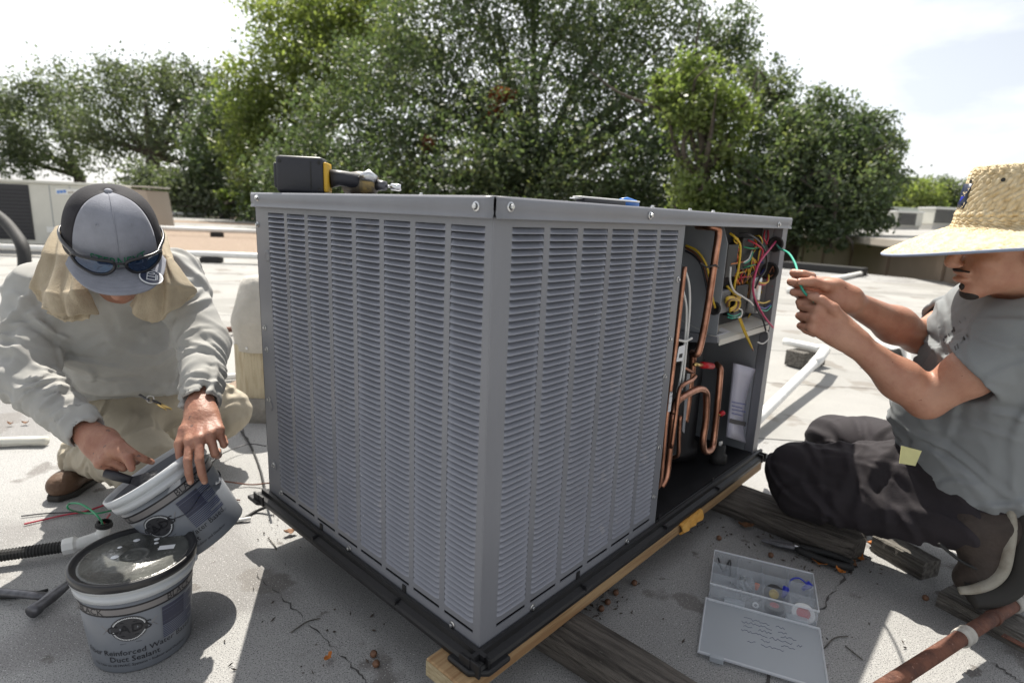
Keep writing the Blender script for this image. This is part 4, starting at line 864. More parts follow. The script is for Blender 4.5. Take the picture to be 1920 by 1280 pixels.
b = MB(); b.box((.03, -.012, 0), (lk * .72, .012, .011), bev=.003); b.build('handle', MATS['tool_black'], kg, True)
b = MB(); b.box((.018, -.013, .0105), (lk * .95, .013, .0145), bev=.002); b.build('top_shell', MATS['pvc_white'], kg, True)
b = MB(); b.tube([(lk * .70, 0, .008), (lk * .8, 0, .009), (lk * .95, 0, .007), (lk, 0, .006)], [.010, .013, .010, .004], 10, flat=.7); b.build('nose', MATS['knife_blue'], kg, True)
b = MB(); b.box((0, -.007, .008), (.03, .007, .0105), bev=.001); b.build('blade', MATS['zinc'], kg)
# ------------------------------------------------------------------ leaves, acorns and litter
mat('leaf_orange', (.50, .17, .03), .7, var=.4, vscale=40); mat('leaf_brown', (.20, .10, .05), .8, var=.4, vscale=40); mat('acorn', (.16, .08, .045), .6, var=.3, vscale=40)
def leaf(px, py, L_, mt, lab, ang, name='fallen_leaf'):
    p = gr(px, py, .004); P = []; rr = random.Random(px)
    for i in range(8):
        u = i / 7; w_ = L_ * .28 * math.sin(math.pi * min(1, u * 1.02)) ** .7 * (1 + .25 * math.sin(u * 16)); row = []
        for j in (-1, -.4, .4, 1): row.append((L_ * (u - .5), w_ * j, .003 + .006 * abs(j) * rr.uniform(.6, 1.6) + .008 * (u - .5) ** 2 * 4))
        P.append(row)
    b = MB(); b.grid(P); o = b.build(name, MATS[mt], None, True, solid=.0006, label=lab, cat='leaf', group='fallen leaves on the roof'); o.location = p; o.rotation_euler.z = ang
leaf(1537, 1058, .05, 'leaf_orange', 'bright orange dead leaf below the pliers handles', -.6); leaf(1612, 1050, .035, 'leaf_orange', 'small orange leaf at the end of the dark timber', .9)
leaf(1632, 1022, .03, 'leaf_orange', 'tan leaf on the sunlit patch behind the timber end', .3); leaf(1420, 975, .045, 'leaf_brown', 'curled brown leaf between the timber and the organiser', .4)
leaf(1398, 988, .05, 'leaf_brown', 'flat brown leaf nearest the open compartment', -.3); leaf(545, 1000, .04, 'leaf_brown', 'dry brown leaf under the lower left edge of the unit', .5)
leaf(615, 1238, .025, 'leaf_orange', 'small rust coloured leaf on the shaded roof left of the near corner', 1.2); leaf(48, 795, .03, 'leaf_brown', 'small brown leaf on the roof left of the boot', .1); leaf(20, 797, .022, 'leaf_brown', 'tiny brown leaf at the left edge of the picture', .2)
leaf(1575, 1075, .03, 'leaf_orange', 'broken orange leaf beside the roof crack', 2.0); leaf(1600, 1062, .025, 'leaf_brown', 'curled brown leaf beside the roof crack', 1.0)
leaf(1460, 985, .03, 'leaf_orange', 'small orange leaf at the side of the dark timber', 2.4)
ac_ = [(705, 1243, 'acorn'), (1155, 1110, 'acorn'), (1190, 1092, 'acorn'), (1128, 1140, 'acorn'), (700, 1225, 'acorn'), (1735, 1120, 'acorn'), (1445, 1040, 'acorn'), (1348, 1008, 'acorn'), (1140, 1128, 'acorn')]
for i, (px, py, mt_) in enumerate(ac_):
    p = gr(px, py, .007); b = MB(); b.lathe([(0, -.007), (.005, -.006), (.0085, -.001), (.0085, .002), (.0065, .006), (0, .010)], 10, frame((random.uniform(-1, 1), random.uniform(-1, 1), .3)))
    o = b.build('acorn', MATS[mt_], None, True, label=['brown acorn on the shaded roof left of the near corner, the lower of two', 'brown acorn beside the new board, middle of the small row', 'brown acorn nearest the organiser in the row beside the new board', 'brown acorn nearest the weathered timber in the row beside the new board', 'brown acorn on the shaded roof left of the near corner, the upper of two', 'brown acorn on the roof in front of the wooden offcut', 'brown acorn between the pliers and the organiser', 'brown acorn beside the torn orange splinter', 'brown acorn second from the weathered timber beside the new board'][i], cat='acorn', group='acorns on the roof'); o.location = p
b = MB(); mat('litter', (.07, .055, .045), .9, var=.6, vscale=80)
for i in range(260):
    z = random.random()
    if z < .45: px, py = random.gauss(1500, 90), 0; py = 1030 + (px - 1500) * .24 + random.gauss(0, 16)
    elif z < .65: px, py = random.gauss(1120, 40), random.gauss(1130, 22)
    elif z < .8: px, py = random.uniform(480, 640), random.gauss(985, 30)
    else: px, py = random.uniform(420, 1700), random.uniform(1000, 1270)
    if py > 1300 or py < 900: continue
    p = gr(px, py, .003); a = random.uniform(0, 6.28); l = random.uniform(.002, .010); d = np.array([math.cos(a), math.sin(a), 0]) * l; n_ = np.array([-math.sin(a), math.cos(a), 0]) * random.uniform(.0008, .003)
    b.add([p - d, p + n_, p + d + [0, 0, .003], p - n_, p + [0, 0, .004]], [(0, 1, 4), (1, 2, 4), (2, 3, 4), (3, 0, 4)])
b.build('roof_litter', MATS['litter'], None, label='dark crumbs of leaf and bark scattered on the roof', cat='litter', kind='stuff')
for (x0, y0, x1, y1) in [(1380, 1150 - 60, 1400, 1110), (520, 1005, 540, 1015), (1500, 1255, 1545, 1215), (60 + 1460, 1200, 1560, 1225)][:0]: pass
for k, pts in enumerate([[(545, 1185), (575, 1165), (600, 1158)], [(1545, 1215), (1565, 1195), (1590, 1192)], [(1585, 1210), (1610, 1230), (1618, 1236)], [(505, 1010), (515, 1022), (518, 1030)]]):
    b = MB(); b.tube(spline([gr(x, y, .004) for x, y in pts], 4), .0016, 5); b.build('twig', MATS['old_wood_x'], None, label=['thin dry twig on the shaded roof left of the unit', 'pale bent twig to the right of the organiser', 'short twig with a bud right of the organiser', 'tiny twig under the lower left corner of the unit'][k], cat='twig', group='twigs on the roof')
# ------------------------------------------------------------------ people: signed distance bodies turned into one continuous mesh each
def N3(p, s, seed=0):
    x, y, z = p[..., 0] * s + seed, p[..., 1] * s + seed * 1.7, p[..., 2] * s - seed * .6
    return (np.sin(x * 1.3 + 1.7 * np.sin(y * .9 + z * .4)) + np.sin(y * 1.1 + 1.4 * np.sin(z * 1.2 + x * .5)) + np.sin(z * 1.5 + 1.3 * np.sin(x * .8 - y * .7))) / 3
class Body:
    def __init__(s): s.pr = []; s.po = []
    def post(s, *a): s.po.append(a); return s
    def rc(s, a, b, ra, rb, k=.02, flat=None, wr=None, cut=None, sub=False):
        """tapered limb from a to b; flat=(axis, factor) squashes it; wr(p, t) adds folds; cut=(point, normal) trims it"""
        s.pr.append(('rc', np.array(a, float), np.array(b, float), ra, rb, k, flat, wr, cut, sub)); return s
    def el(s, c, r, M=None, k=.02, wr=None, sub=False, cut=None):
        s.pr.append(('el', np.array(c, float), np.array(r, float) * np.ones(3), np.eye(3) if M is None else np.array(M), 0, k, None, wr, cut, sub)); return s
    def chain(s, pts, rs, k=.02, **kw):
        for i in range(len(pts) - 1): s.rc(pts[i], pts[i + 1], rs[i], rs[i + 1], k, **kw)
        return s
    def bounds(s, q):
        if q[0] == 'rc': m_ = max(q[3], q[4]) * (max(1, q[6][1]) if q[6] else 1) + .02; return np.minimum(q[1], q[2]) - m_, np.maximum(q[1], q[2]) + m_
        e = np.abs(q[3]) @ q[2]; return q[1] - e - .02, q[1] + e + .02
    def mesh(s, h):
        lo = np.min([s.bounds(q)[0] for q in s.pr if not q[9]], 0) - 2 * h; hi = np.max([s.bounds(q)[1] for q in s.pr if not q[9]], 0) + 2 * h
        n = np.ceil((hi - lo) / h).astype(int) + 1; D = np.full(n, .1, np.float32)
        for q in s.pr:
            b0, b1 = s.bounds(q); k = q[5]
            i0 = np.maximum(((b0 - k - lo) / h).astype(int), 0); i1 = np.minimum(((b1 + k - lo) / h).astype(int) + 2, n)
            if (i1 <= i0).any(): continue
            sl = tuple(slice(a, b) for a, b in zip(i0, i1))
            g = np.stack(np.meshgrid(*[lo[i] + h * np.arange(i0[i], i1[i]) for i in range(3)], indexing='ij'), -1).astype(np.float32)
            if q[0] == 'rc':
                a, b, ra, rb = q[1:5]; ba = b - a; pa_ = g - a.astype(np.float32); t = np.clip((pa_ @ ba.astype(np.float32)) / (ba @ ba), 0, 1)
                v = pa_ - t[..., None] * ba.astype(np.float32)
                if q[6]: ax_, fc = np.array(q[6][0]) / np.linalg.norm(q[6][0]), q[6][1]; c = v @ ax_.astype(np.float32); v = v - (c * (1 - 1 / fc))[..., None] * ax_.astype(np.float32)
                d = np.sqrt((v * v).sum(-1)) - (ra + (rb - ra) * t)
            else:
                p_ = (g - q[1].astype(np.float32)) @ q[3].astype(np.float32); r_ = q[2].astype(np.float32)
                k0 = np.sqrt(((p_ / r_) ** 2).sum(-1)); k1 = np.sqrt(((p_ / (r_ * r_)) ** 2).sum(-1)) + 1e-6; d = k0 * (k0 - 1) / k1
            if q[7]: mk = np.abs(d) < .03; d[mk] -= q[7](g[mk], q)
            if q[8]: d = np.maximum(d, (g - np.array(q[8][0], np.float32)) @ np.array(q[8][1], np.float32))
            A = D[sl]
            if q[9]: hh = np.clip(.5 - .5 * (A + d) / k, 0, 1); D[sl] = A * (1 - hh) + (-d) * hh + k * hh * (1 - hh)
            else: hh = np.clip(.5 + .5 * (A - d) / k, 0, 1); D[sl] = A * (1 - hh) + d * hh - k * hh * (1 - hh)
        for K, amp, seed, axis, tilt, L, W in s.po:       # creases laid over the finished surface
            g = np.random.default_rng(seed); mk = np.abs(D) < .02; ij = np.argwhere(mk); P = (lo + h * ij).astype(np.float32); acc = np.zeros(len(P), np.float32)
            for _ in range(K):
                c = P[g.integers(len(P))]; n_ = unit_v(np.array(axis) + tilt * g.normal(size=3)).astype(np.float32); w = g.uniform(*W); l = g.uniform(*L); a_ = amp * g.uniform(.35, 1.2)
                k = np.abs(P - c).max(1) < 2 * l
                v = P[k] - c; r2 = (v * v).sum(1); sg = v @ n_ + .3 * r2 / l * g.choice([-1, 1]); acc[k] += (a_ * (np.exp(-(sg / w) ** 2) - .75 * np.exp(-((sg - 1.7 * w) / (1.2 * w)) ** 2)) * np.exp(-r2 / (l * l))).astype(np.float32)
            D[mk] -= acc
        return surfnet(D, lo, h)
def surfnet(D, lo, h):
    I = D < 0; c = [(a, b, d) for a in (0, 1) for b in (0, 1) for d in (0, 1)]; sh = np.array(D.shape) - 1
    S = lambda o: I[o[0]:o[0] + sh[0], o[1]:o[1] + sh[1], o[2]:o[2] + sh[2]]
    al = S(c[0]).copy(); an = S(c[0]).copy()
    for o in c[1:]: al &= S(o); an |= S(o)
    idx = np.argwhere(an & ~al); vid = np.full(sh, -1, np.int32); vid[tuple(idx.T)] = np.arange(len(idx))
    V = np.stack([D[idx[:, 0] + o[0], idx[:, 1] + o[1], idx[:, 2] + o[2]] for o in c], 1); acc = np.zeros((len(idx), 3)); cnt = np.zeros(len(idx))
    for i in range(8):
        for j in range(i + 1, 8):
            if sum(abs(np.array(c[i]) - np.array(c[j]))) != 1: continue
            x = (V[:, i] < 0) != (V[:, j] < 0); t = np.where(x, V[:, i] / np.where(x, V[:, i] - V[:, j], 1), 0)
            acc += np.where(x[:, None], np.array(c[i]) + t[:, None] * (np.array(c[j]) - np.array(c[i])), 0); cnt += x
    verts = lo + h * (idx + acc / cnt[:, None]); F = []
    for ax_ in range(3):
        u, w = (ax_ + 1) % 3, (ax_ + 2) % 3; s0 = [slice(None)] * 3; s1 = [slice(None)] * 3; s0[ax_] = slice(0, -1); s1[ax_] = slice(1, None)
        a, b = I[tuple(s0)], I[tuple(s1)]; e = np.argwhere(a != b); ins = a[tuple(e.T)]
        ok = (e[:, u] > 0) & (e[:, w] > 0) & (e[:, u] < sh[u]) & (e[:, w] < sh[w]); e = e[ok]; ins = ins[ok]
        def cell(du, dw): q = e.copy(); q[:, u] += du; q[:, w] += dw; return vid[tuple(q.T)]
        f = np.stack([cell(-1, -1), cell(0, -1), cell(0, 0), cell(-1, 0)], 1); f[~ins] = f[~ins][:, ::-1]; F.append(f)
    return verts, np.concatenate(F)
def fast_mesh(name, v, f, mats, smooth=True):
    me = bpy.data.meshes.new(name); f = np.asarray(f); k = f.shape[1]
    me.vertices.add(len(v)); me.vertices.foreach_set('co', np.asarray(v, np.float32).ravel()); me.loops.add(f.size); me.loops.foreach_set('vertex_index', f.ravel().astype(np.int32))
    me.polygons.add(len(f)); me.polygons.foreach_set('loop_start', np.arange(0, f.size, k, dtype=np.int32)); me.polygons.foreach_set('loop_total', np.full(len(f), k, np.int32))
    if smooth: me.polygons.foreach_set('use_smooth', np.ones(len(f), bool))
    for q in (mats if isinstance(mats, list) else [mats]): me.materials.append(q)
    me.update(calc_edges=True); me.validate(); return me
def sdf_obj(name, B, h, mt, parent, smooth_it=2, **tg):
    v, f = B.mesh(h)
    for _ in range(smooth_it):       # light relaxation
        acc = np.zeros_like(v); cnt = np.zeros(len(v))
        for i in range(4):
            for j in ((i + 1) % 4, (i - 1) % 4): np.add.at(acc, f[:, i], v[f[:, j]]); np.add.at(cnt, f[:, i], 1)
        v = v * .5 + .5 * acc / np.maximum(cnt, 1)[:, None]
    v = (v - np.array(parent['_o'])) @ np.array(parent['_m']).reshape(3, 3)
    return link(name, fast_mesh(name, v, f, MATS[mt]), parent, **tg)
def unit_v(a): a = np.array(a, float); return a / np.linalg.norm(a)
def cv(r, u, t):            # direction given as (picture right, picture up, towards the camera)
    return unit_v(r * CAM_RT + u * CAM_UP - t * CAM_FW)
def hand(B, W, X, Z, side, curls, thumb, dev=(0, 0, 0, 0), sc=1.0):
    X = unit_v(X); Z = unit_v(np.array(Z) - X * (np.array(Z) @ X)); Y = np.cross(Z, X) * side; L = lambda x, y, z: W + sc * (X * x + Y * y + Z * z)
    kn = [(.090, .030, .002), (.095, .009, .006), (.089, -.012, .004), (.079, -.031, -.002)]
    ln = [(.045, .027, .021), (.049, .031, .022), (.045, .029, .022), (.036, .022, .019)]; rad = [(.0108, .0096, .0088, .0074), (.011, .0098, .009, .0076), (.0105, .0094, .0086, .0072), (.0092, .0082, .0076, .0066)]
    tips = []
    for i in range(4):
        B.rc(L(.006, kn[i][1] * .55, -.002), L(*kn[i]), .0165 * sc, .0125 * sc, .010)
        B.el(L(*kn[i]) + Z * .002, .0108 * sc, k=.006)
        p = L(*kn[i]); a = 0; d0 = unit_v(X * math.cos(R(dev[i])) + Y * math.sin(R(dev[i])))
        for j in range(3):
            a += curls[i][j]; d = d0 * math.cos(R(a)) - Z * math.sin(R(a)); q = p + d * ln[i][j] * sc; B.rc(p, q, rad[i][j] * sc, rad[i][j + 1] * sc, .0022); p = q
        tips.append((p, d, unit_v(Z * math.cos(R(a)) + d0 * math.sin(R(a)))))
    B.el(L(.05, 0, -.010), (.045 * sc, .036 * sc, .013 * sc), np.stack([X, Y, Z], 1), .012)
    B.el(L(.035, .024, -.012), (.030 * sc, .016 * sc, .014 * sc), np.stack([X, Y, Z], 1), .010)
    B.rc(W - X * .02, L(.02, 0, -.001), .0265 * sc, .027 * sc, .02, flat=(Y, 1.18))
    T = [L(.020, .022, -.010)] + [np.array(q) for q in thumb]
    B.rc(T[0], T[1], .0165 * sc, .0135 * sc, .010); B.rc(T[1], T[2], .0122 * sc, .0108 * sc, .005); B.rc(T[2], T[3], .0108 * sc, .0086 * sc, .004)
    return tips

mat('skin', (.47, .255, .175), .48, col2=(.38, .175, .115), c2=(.38, .68), vscale=16, bump=.4, bscale=230, sss=.12, speck=[(60, .72, (.25, .11, .075))], spec=.45)
mat('skin_hand', (.38, .195, .13), .52, col2=(.29, .13, .088), c2=(.35, .65), vscale=26, bump=.35, bscale=140, sss=.12, speck=[(45, .66, (.17, .10, .08))])
mat('shirt_grey', (.40, .40, .385), .9, col2=(.32, .315, .295), c2=(.35, .7), vscale=5, bump=.25, bscale=420, speck=(9, .72, (.27, .26, .24)))
mat('tee_grey', (.225, .24, .25), .92, var=.05, vscale=6, bump=.25, bscale=420)
mat('khaki', (.40, .355, .275), .9, col2=(.22, .20, .165), c2=(.46, .74), vscale=5.5, bump=.35, bscale=260, speck=(7, .70, (.17, .155, .13)))
mat('dark_trousers', (.019, .015, .019), .85, var=.3, vscale=8, bump=.3, bscale=260)
mat('leather', (.11, .062, .036), .7, col2=(.05, .03, .02), vscale=14, bump=.5, bscale=60); mat('leather_dark', (.045, .033, .027), .75, var=.3, vscale=18, bump=.5, bscale=70)
mat('sole', (.33, .31, .26), .8, col2=(.22, .19, .15), vscale=20, bump=.3, bscale=60); mat('sole_dark', (.03, .028, .025), .8)
mat('hair', (.018, .013, .011), .7, var=.4, vscale=120, bump=.6, bscale=240)

# ================= man in the cap (left)
ML = thing('person', 'kneeling man in grey long sleeves, khaki trousers and a cap, scraping a bucket', 'person', (-1.2, .95, 0))
hd = at(213, 446, 1.40); HU = cv(.30, .77, .58); hf_ = unit_v(.64 * CAM_RT - .64 * CAM_UP - .74 * CAM_FW); HF = unit_v(hf_ - HU * (hf_ @ HU)); HX = np.cross(HF, HU)
HM = np.stack([HX, HF, HU], 1); HL = lambda x, y, z: hd + HM @ np.array([x, y, z])
neck = at(225, 545, 1.64); shA = at(72, 548, 1.63); shB = at(322, 515, 1.70); elA = at(52, 712, 1.52); wrA = at(176, 822, 1.42); elB = at(383, 645, 1.64); wrB = at(376, 770, 1.45)
pel = at(255, 735, 2.02); chest = at(205, 620, 1.74); belly = at(238, 690, 1.90); hipA = at(195, 770, 1.98); hipB = at(315, 715, 2.08); knA = at(272, 868, 1.80); knB = at(418, 772, 2.20); ftA = at(128, 862, 2.0)
knA[2] = max(knA[2], .10); knB[2] = max(knB[2], .10)
ankA = at(150, 850, 2.05); ankA[2] = .10; ankB = at(330, 790, 2.35); ankB[2] = .09
B = Body()
B.el(HL(0, 0, .0), (.074, .092, .098), HM, .02).el(HL(0, .028, -.07), (.056, .06, .05), HM, .02).rc(HL(0, -.02, -.06), neck, .052, .06, .03)
B.rc(HL(0, .085, -.02), HL(0, .108, -.052), .009, .013, .01).el(HL(0, .088, -.088), (.026, .012, .010), HM, .008).el(HL(0, .07, -.115), (.024, .02, .018), HM, .012)
for s_ in (-1, 1): B.el(HL(.075 * s_, -.008, -.03), (.012, .02, .032), HM, .01); B.el(HL(.032 * s_, .082, -.022), (.014, .012, .009), HM, .008, sub=True); B.el(HL(.032 * s_, .074, -.022), .011, HM, .004)
B.el(chest, (.10, .09, .09), None, .04).rc(chest, pel, .08, .06, .05).rc(neck, chest, .06, .08, .04)
for a, b_, c in ((shA, elA, wrA), (shB, elB, wrB)): B.rc(chest, a, .06, .05, .04).rc(a, b_, .045, .038, .02).rc(b_, c, .039, .0255, .02)
for a, b_, c in ((hipA, knA, ankA), (hipB, knB, ankB)): B.rc(pel, a, .05, .05, .03).rc(a, b_, .05, .045, .03).rc(b_, c, .048, .035, .02)
# right hand on the scraper
XA = at(222, 866, 1.36) - at(178, 826, 1.42); ZA = cv(-.25, .45, .85)
hA = hand(B, wrA, XA, ZA, 1, [(28, 38, 22), (55, 75, 40), (62, 80, 45), (66, 82, 45)], [at(222, 846, 1.37), at(240, 858, 1.36), at(247, 878, 1.355)], dev=(-4, -8, -10, -10))
# left hand hooked over the bucket rim
XB = at(384, 826, 1.385) - at(376, 774, 1.45); ZB_ = cv(.10, .62, .75)
hB = hand(B, wrB, XB, ZB_, -1, [(16, 28, 18), (20, 34, 20), (44, 78, 40), (54, 86, 45)], [at(346, 806, 1.40), at(336, 832, 1.38), at(337, 857, 1.375)], dev=(16, 13, 4, 2), sc=1.06)
sdf_obj('body', B, .0036, 'skin_hand', ML)
mat('nail', (.46, .27, .20), .35)
def nails(tips, par, sc=1.0):
    for p, d, n in tips:
        c = p - d * .002 + n * .0058 * sc; b = MB(); F = np.stack([d, np.cross(n, d), n], 1); b.lathe([(0, .0016), (.5, .0013), (.85, .0007), (1, -.0006)], 12, F @ np.diag([.0066 * sc, .0050 * sc, 1.0]), c); b.build('fingernail', MATS['nail'], par, True, world=True)
nails(hA, ML); nails(hB, ML, 1.06)
# shirt
def folds(axis, K, amp, seed=1, tilt=.45, L=(.045, .12), W=(.006, .014)):
    """irregular cloth creases: each a short ridge with a valley beside it, lying roughly across the axis"""
    axis = unit_v(axis)
    def fn(P, q):
        g = np.random.default_rng(int(seed * 10)); acc = np.zeros(len(P), np.float32)
        for _ in range(K):
            d = unit_v(g.normal(size=3))
            if q[0] == 'rc': ba = unit_v(q[2] - q[1]); d = unit_v(d - ba * (d @ ba)); u = g.random(); c = q[1] + (q[2] - q[1]) * u + d * (q[3] + (q[4] - q[3]) * u)
            else: c = q[1] + q[3] @ (d * q[2])
            n = unit_v(axis + tilt * g.normal(size=3)); w = g.uniform(*W); l = g.uniform(*L); a_ = amp * g.uniform(.35, 1.2); v = P - c.astype(np.float32)
            r2 = (v * v).sum(1); k = r2 < 4 * l * l
            if not k.any(): continue
            sgn = v[k] @ n.astype(np.float32) + .25 * r2[k] / l; acc[k] += a_ * (np.exp(-(sgn / w) ** 2) - .7 * np.exp(-((sgn - 1.7 * w) / (1.2 * w)) ** 2)) * np.exp(-r2[k] / (l * l))
        return acc
    return fn
B = Body()
cM = np.stack([unit_v(shB - shA), unit_v(np.cross(unit_v(pel - neck), unit_v(shB - shA))), unit_v(neck - pel)], 1)
tw = folds(cv(.6, .6, .2), 30, .012, seed=4.4, tilt=.8, L=(.06, .16), W=(.008, .018))
B.el(chest, (.178, .125, .16), cM, .05, wr=tw).el(belly, (.155, .135, .15), cM, .05, wr=tw, cut=(at(250, 734, 1.85), cv(.08, -1, .1))).rc(neck, chest, .085, .12, .05)
B.el((shA * .75 + neck * .25), (.09, .075, .07), cM, .05).el((shB * .75 + neck * .25), (.09, .075, .07), cM, .05)
B.rc(belly, at(252, 722, 1.96), .145, .15, .05, flat=(cM[:, 0], 1.2), wr=tw, cut=(at(250, 734, 1.85), cv(.08, -1, .1)))
for a, b_, c, sd in ((shA, elA, wrA, 1.3), (shB, elB, wrB, 5.1)):
    d1, d2 = unit_v(b_ - a), unit_v(c - b_); cut = c - d2 * .028
    B.rc(a, b_, .078, .064, .03, wr=folds(d1, 24, .010, seed=sd))
    B.rc(b_, c, .064, .0425, .025, wr=folds(d2, 34, .0085, seed=sd + 2, L=(.03, .075), W=(.004, .009)), cut=(cut, d2))
    B.rc(cut - d2 * .03, cut - d2 * .002, .0435, .0425, .006, cut=(cut + d2 * .002, d2)); B.rc(cut - d2 * .008, c + d2 * .04, .037, .036, .004, sub=True)
B.post(55, .008, 5, cv(.7, .5, .2), .7, (.05, .13), (.006, .013)).post(30, .006, 9, cv(.2, .9, .2), .8, (.03, .08), (.004, .008)); sdf_obj('shirt', B, .0046, 'shirt_grey', ML, 1)
# trousers
B = Body(); kw = folds(cv(.6, -.6, .3), 18, .009, seed=6.1, tilt=.8)
B.el(pel + [0, .0, .0], (.175, .15, .165), None, .05, wr=kw); 
for a, b_, c in ((hipA, knA, ankA), (hipB, knB, ankB)): B.rc(a, b_, .118, .088, .05, wr=kw).rc(b_, c, .082, .064, .03, wr=kw).el(b_, .088, k=.03, wr=kw)
B.post(45, .009, 25, cv(.6, -.6, .3), .8, (.05, .12), (.006, .013)); sdf_obj('trousers', B, .0062, 'khaki', ML, 1)
# boots
def boot(B, heel, toe, ank, up):
    d = unit_v(toe - heel); B.rc(heel + up * .04, toe + up * .03, .040, .034, .02, flat=(np.cross(d, up), 1.12)).el(toe + up * .034 - d * .02, (.045, .045, .038), None, .02).rc(heel + up * .05, ank, .045, .048, .03)
B = Body(); hl, to = at(160, 862, 2.05), at(105, 858, 1.92); hl[2] = to[2] = .012; boot(B, hl, to, ankA, np.array([0, 0, 1.])); sdf_obj('boot', B, .006, 'leather', ML, 1)
b = MB(); d = unit_v(to - hl); n_ = np.cross(d, [0, 0, 1]); b.prism([tuple((hl - d * .04 + n_ * .035)[:2]), tuple((hl - d * .04 - n_ * .035)[:2]), tuple((to - n_ * .048 - d * .01)[:2]), tuple((to + d * .035 - n_ * .02)[:2]), tuple((to + d * .035 + n_ * .02)[:2]), tuple((to + n_ * .048 - d * .01)[:2])], .001, .022); b.build('boot_sole', MATS['sole_dark'], ML, world=True, bevel=.005)
B = Body(); hl, to = ankB + np.array([.0, .05, 0]), ankB + np.array([-.12, .18, -.02]); hl[2] = to[2] = .03; boot(B, hl, to, ankB, np.array([0, 0, 1.])); sdf_obj('boot', B, .007, 'leather', ML, 1)
# belt line with keys
k0_ = at(268, 742, 1.80); g = thing('key_ring', 'small bunch of keys on a clip hanging at the khaki waistband', 'keys', tuple(k0_))
b = MB(); b.tube(spline([at(262, 740, 1.80), at(272, 746, 1.79), at(280, 750, 1.785)], 4), .004, 8); b.build('clip', MATS['tool_steel'], g, True, world=True)
b = MB(); c_ = at(282, 748, 1.785); b.tube([c_ + .011 * (math.cos(t) * CAM_RT + math.sin(t) * CAM_UP) for t in np.linspace(0, 6.2, 18)], .0012, 6, closed=True); b.build('ring', MATS['steel_wire'], g, True, world=True)
for (x1, y1, mt_) in ((302, 757, 'tool_black'), (322, 767, 'brass'), (312, 768, 'brass')): b = MB(); b.tube([at(286, 751, 1.785), at((286 + x1) / 2, (751 + y1) / 2, 1.775), at(x1, y1, 1.77)], [.004, .0055, .003], 8, flat=.4); b.build('key', MATS[mt_], g, True, world=True)
# cap
CP = HL(0, -.005, .02); CL = lambda x, y, z: CP + HM @ np.array([x, y, z])
mat('cap_black', (.014, .013, .018), .85, var=.3, vscale=40, bump=.8, bscale=420); mat('cap_grey', (.25, .26, .30), .9, var=.10, vscale=30, bump=.5, bscale=360); mat('thread_green', (.01, .20, .09), .7, bump=.5, bscale=500)
capo = thing('_tmp_cap', None, None, tuple(CP), HM); bpy.data.objects.remove(capo)
RC = .1005
def cap_pt(az, e, off=0.0):      # az from the front, e 0 base .. 1 top
    a = e * math.pi / 2; r = (RC + off) * math.cos(a) ** .62; z = -.038 + (.138 + off) * math.sin(a) ** .95
    fr = 1 + .05 * math.cos(az) + (.10 * math.exp(-(az / .9) ** 2) * math.sin(min(1, e * 1.35) * math.pi) * .8); seam = 1 - .012 * abs(math.cos(az * 3)) ** 14 * math.cos(a)
    return CL(math.sin(az) * r * seam, math.cos(az) * r * fr * 1.08 * seam, z)
def cap_patch(a0, a1, n, name, mt, flat_par=ML):
    P = [[cap_pt(a0 + (a1 - a0) * i / n, j / 20 * .995) for j in range(21)] for i in range(n + 1)]; b = MB(); b.grid(P); return b.build(name, MATS[mt], flat_par, True, world=True, solid=.0015)
cap_patch(-.98, .98, 30, 'cap_front', 'cap_grey'); cap_patch(.98, 2 * math.pi - .98, 60, 'cap_mesh', 'cap_black')
b = MB(); q = cap_pt(0, 1); b.lathe([(.0085, -.002), (.0085, .002), (.006, .005), (0, .006)], 16, HM, q); b.build('cap_button', MATS['cap_grey'], ML, True, world=True)
b = MB(); b.tube([cap_pt(0, e, .0012) for e in np.linspace(.12, .99, 24)], .0009, 5); b.build('cap_seam', MATS['cap_grey'], ML, True, world=True)
for s_ in (-1, 1):
    b = MB(); b.lathe([(.0042, 0), (.0035, .001), (.0014, .0008), (.0012, -.0005)], 14, frame(cap_pt(.42 * s_, .52, .02) - cap_pt(.42 * s_, .52)), cap_pt(.42 * s_, .52, .0008)); b.build('cap_eyelet', MATS['cap_grey'], ML, True, world=True)
def brim_pt(u, w, dz=0.0):       # u -1..1 across, w 0..1 outwards
    az = u * 1.12; base = np.array([math.sin(az) * RC * 1.0, math.cos(az) * RC * 1.12, -.036]); ln_ = .088 * (1 - abs(u) ** 3.2 * .88)
    x, y = base[0] * (1 + .10 * w), base[1] + ln_ * w; return CL(x, y, base[2] - .012 * w - .30 * (x * x) * (1 + w * .6) + dz)
P = [[brim_pt(-1 + 2 * i / 40, j / 10) for j in range(11)] for i in range(41)]; b = MB(); b.grid(P); b.build('cap_brim', MATS['cap_grey'], ML, True, world=True, solid=.003)
for k in range(6): b = MB(); b.tube([brim_pt(u, .22 + k * .135, .0018) for u in np.linspace(-.86, .86, 30)], .00055, 4); b.build('brim_stitch', MATS['cap_grey'], ML, world=True)
v, f = text_tris('STERNEXT', .024); v = v * [1.05, 1.1]; b = MB(); 
b.add([cap_pt(-x / .108, .085 + y / .155 + .9 * x * x * 8, .0022) for x, y in v], f); q = b.build('cap_lettering', MATS['thread_green'], ML, world=True)
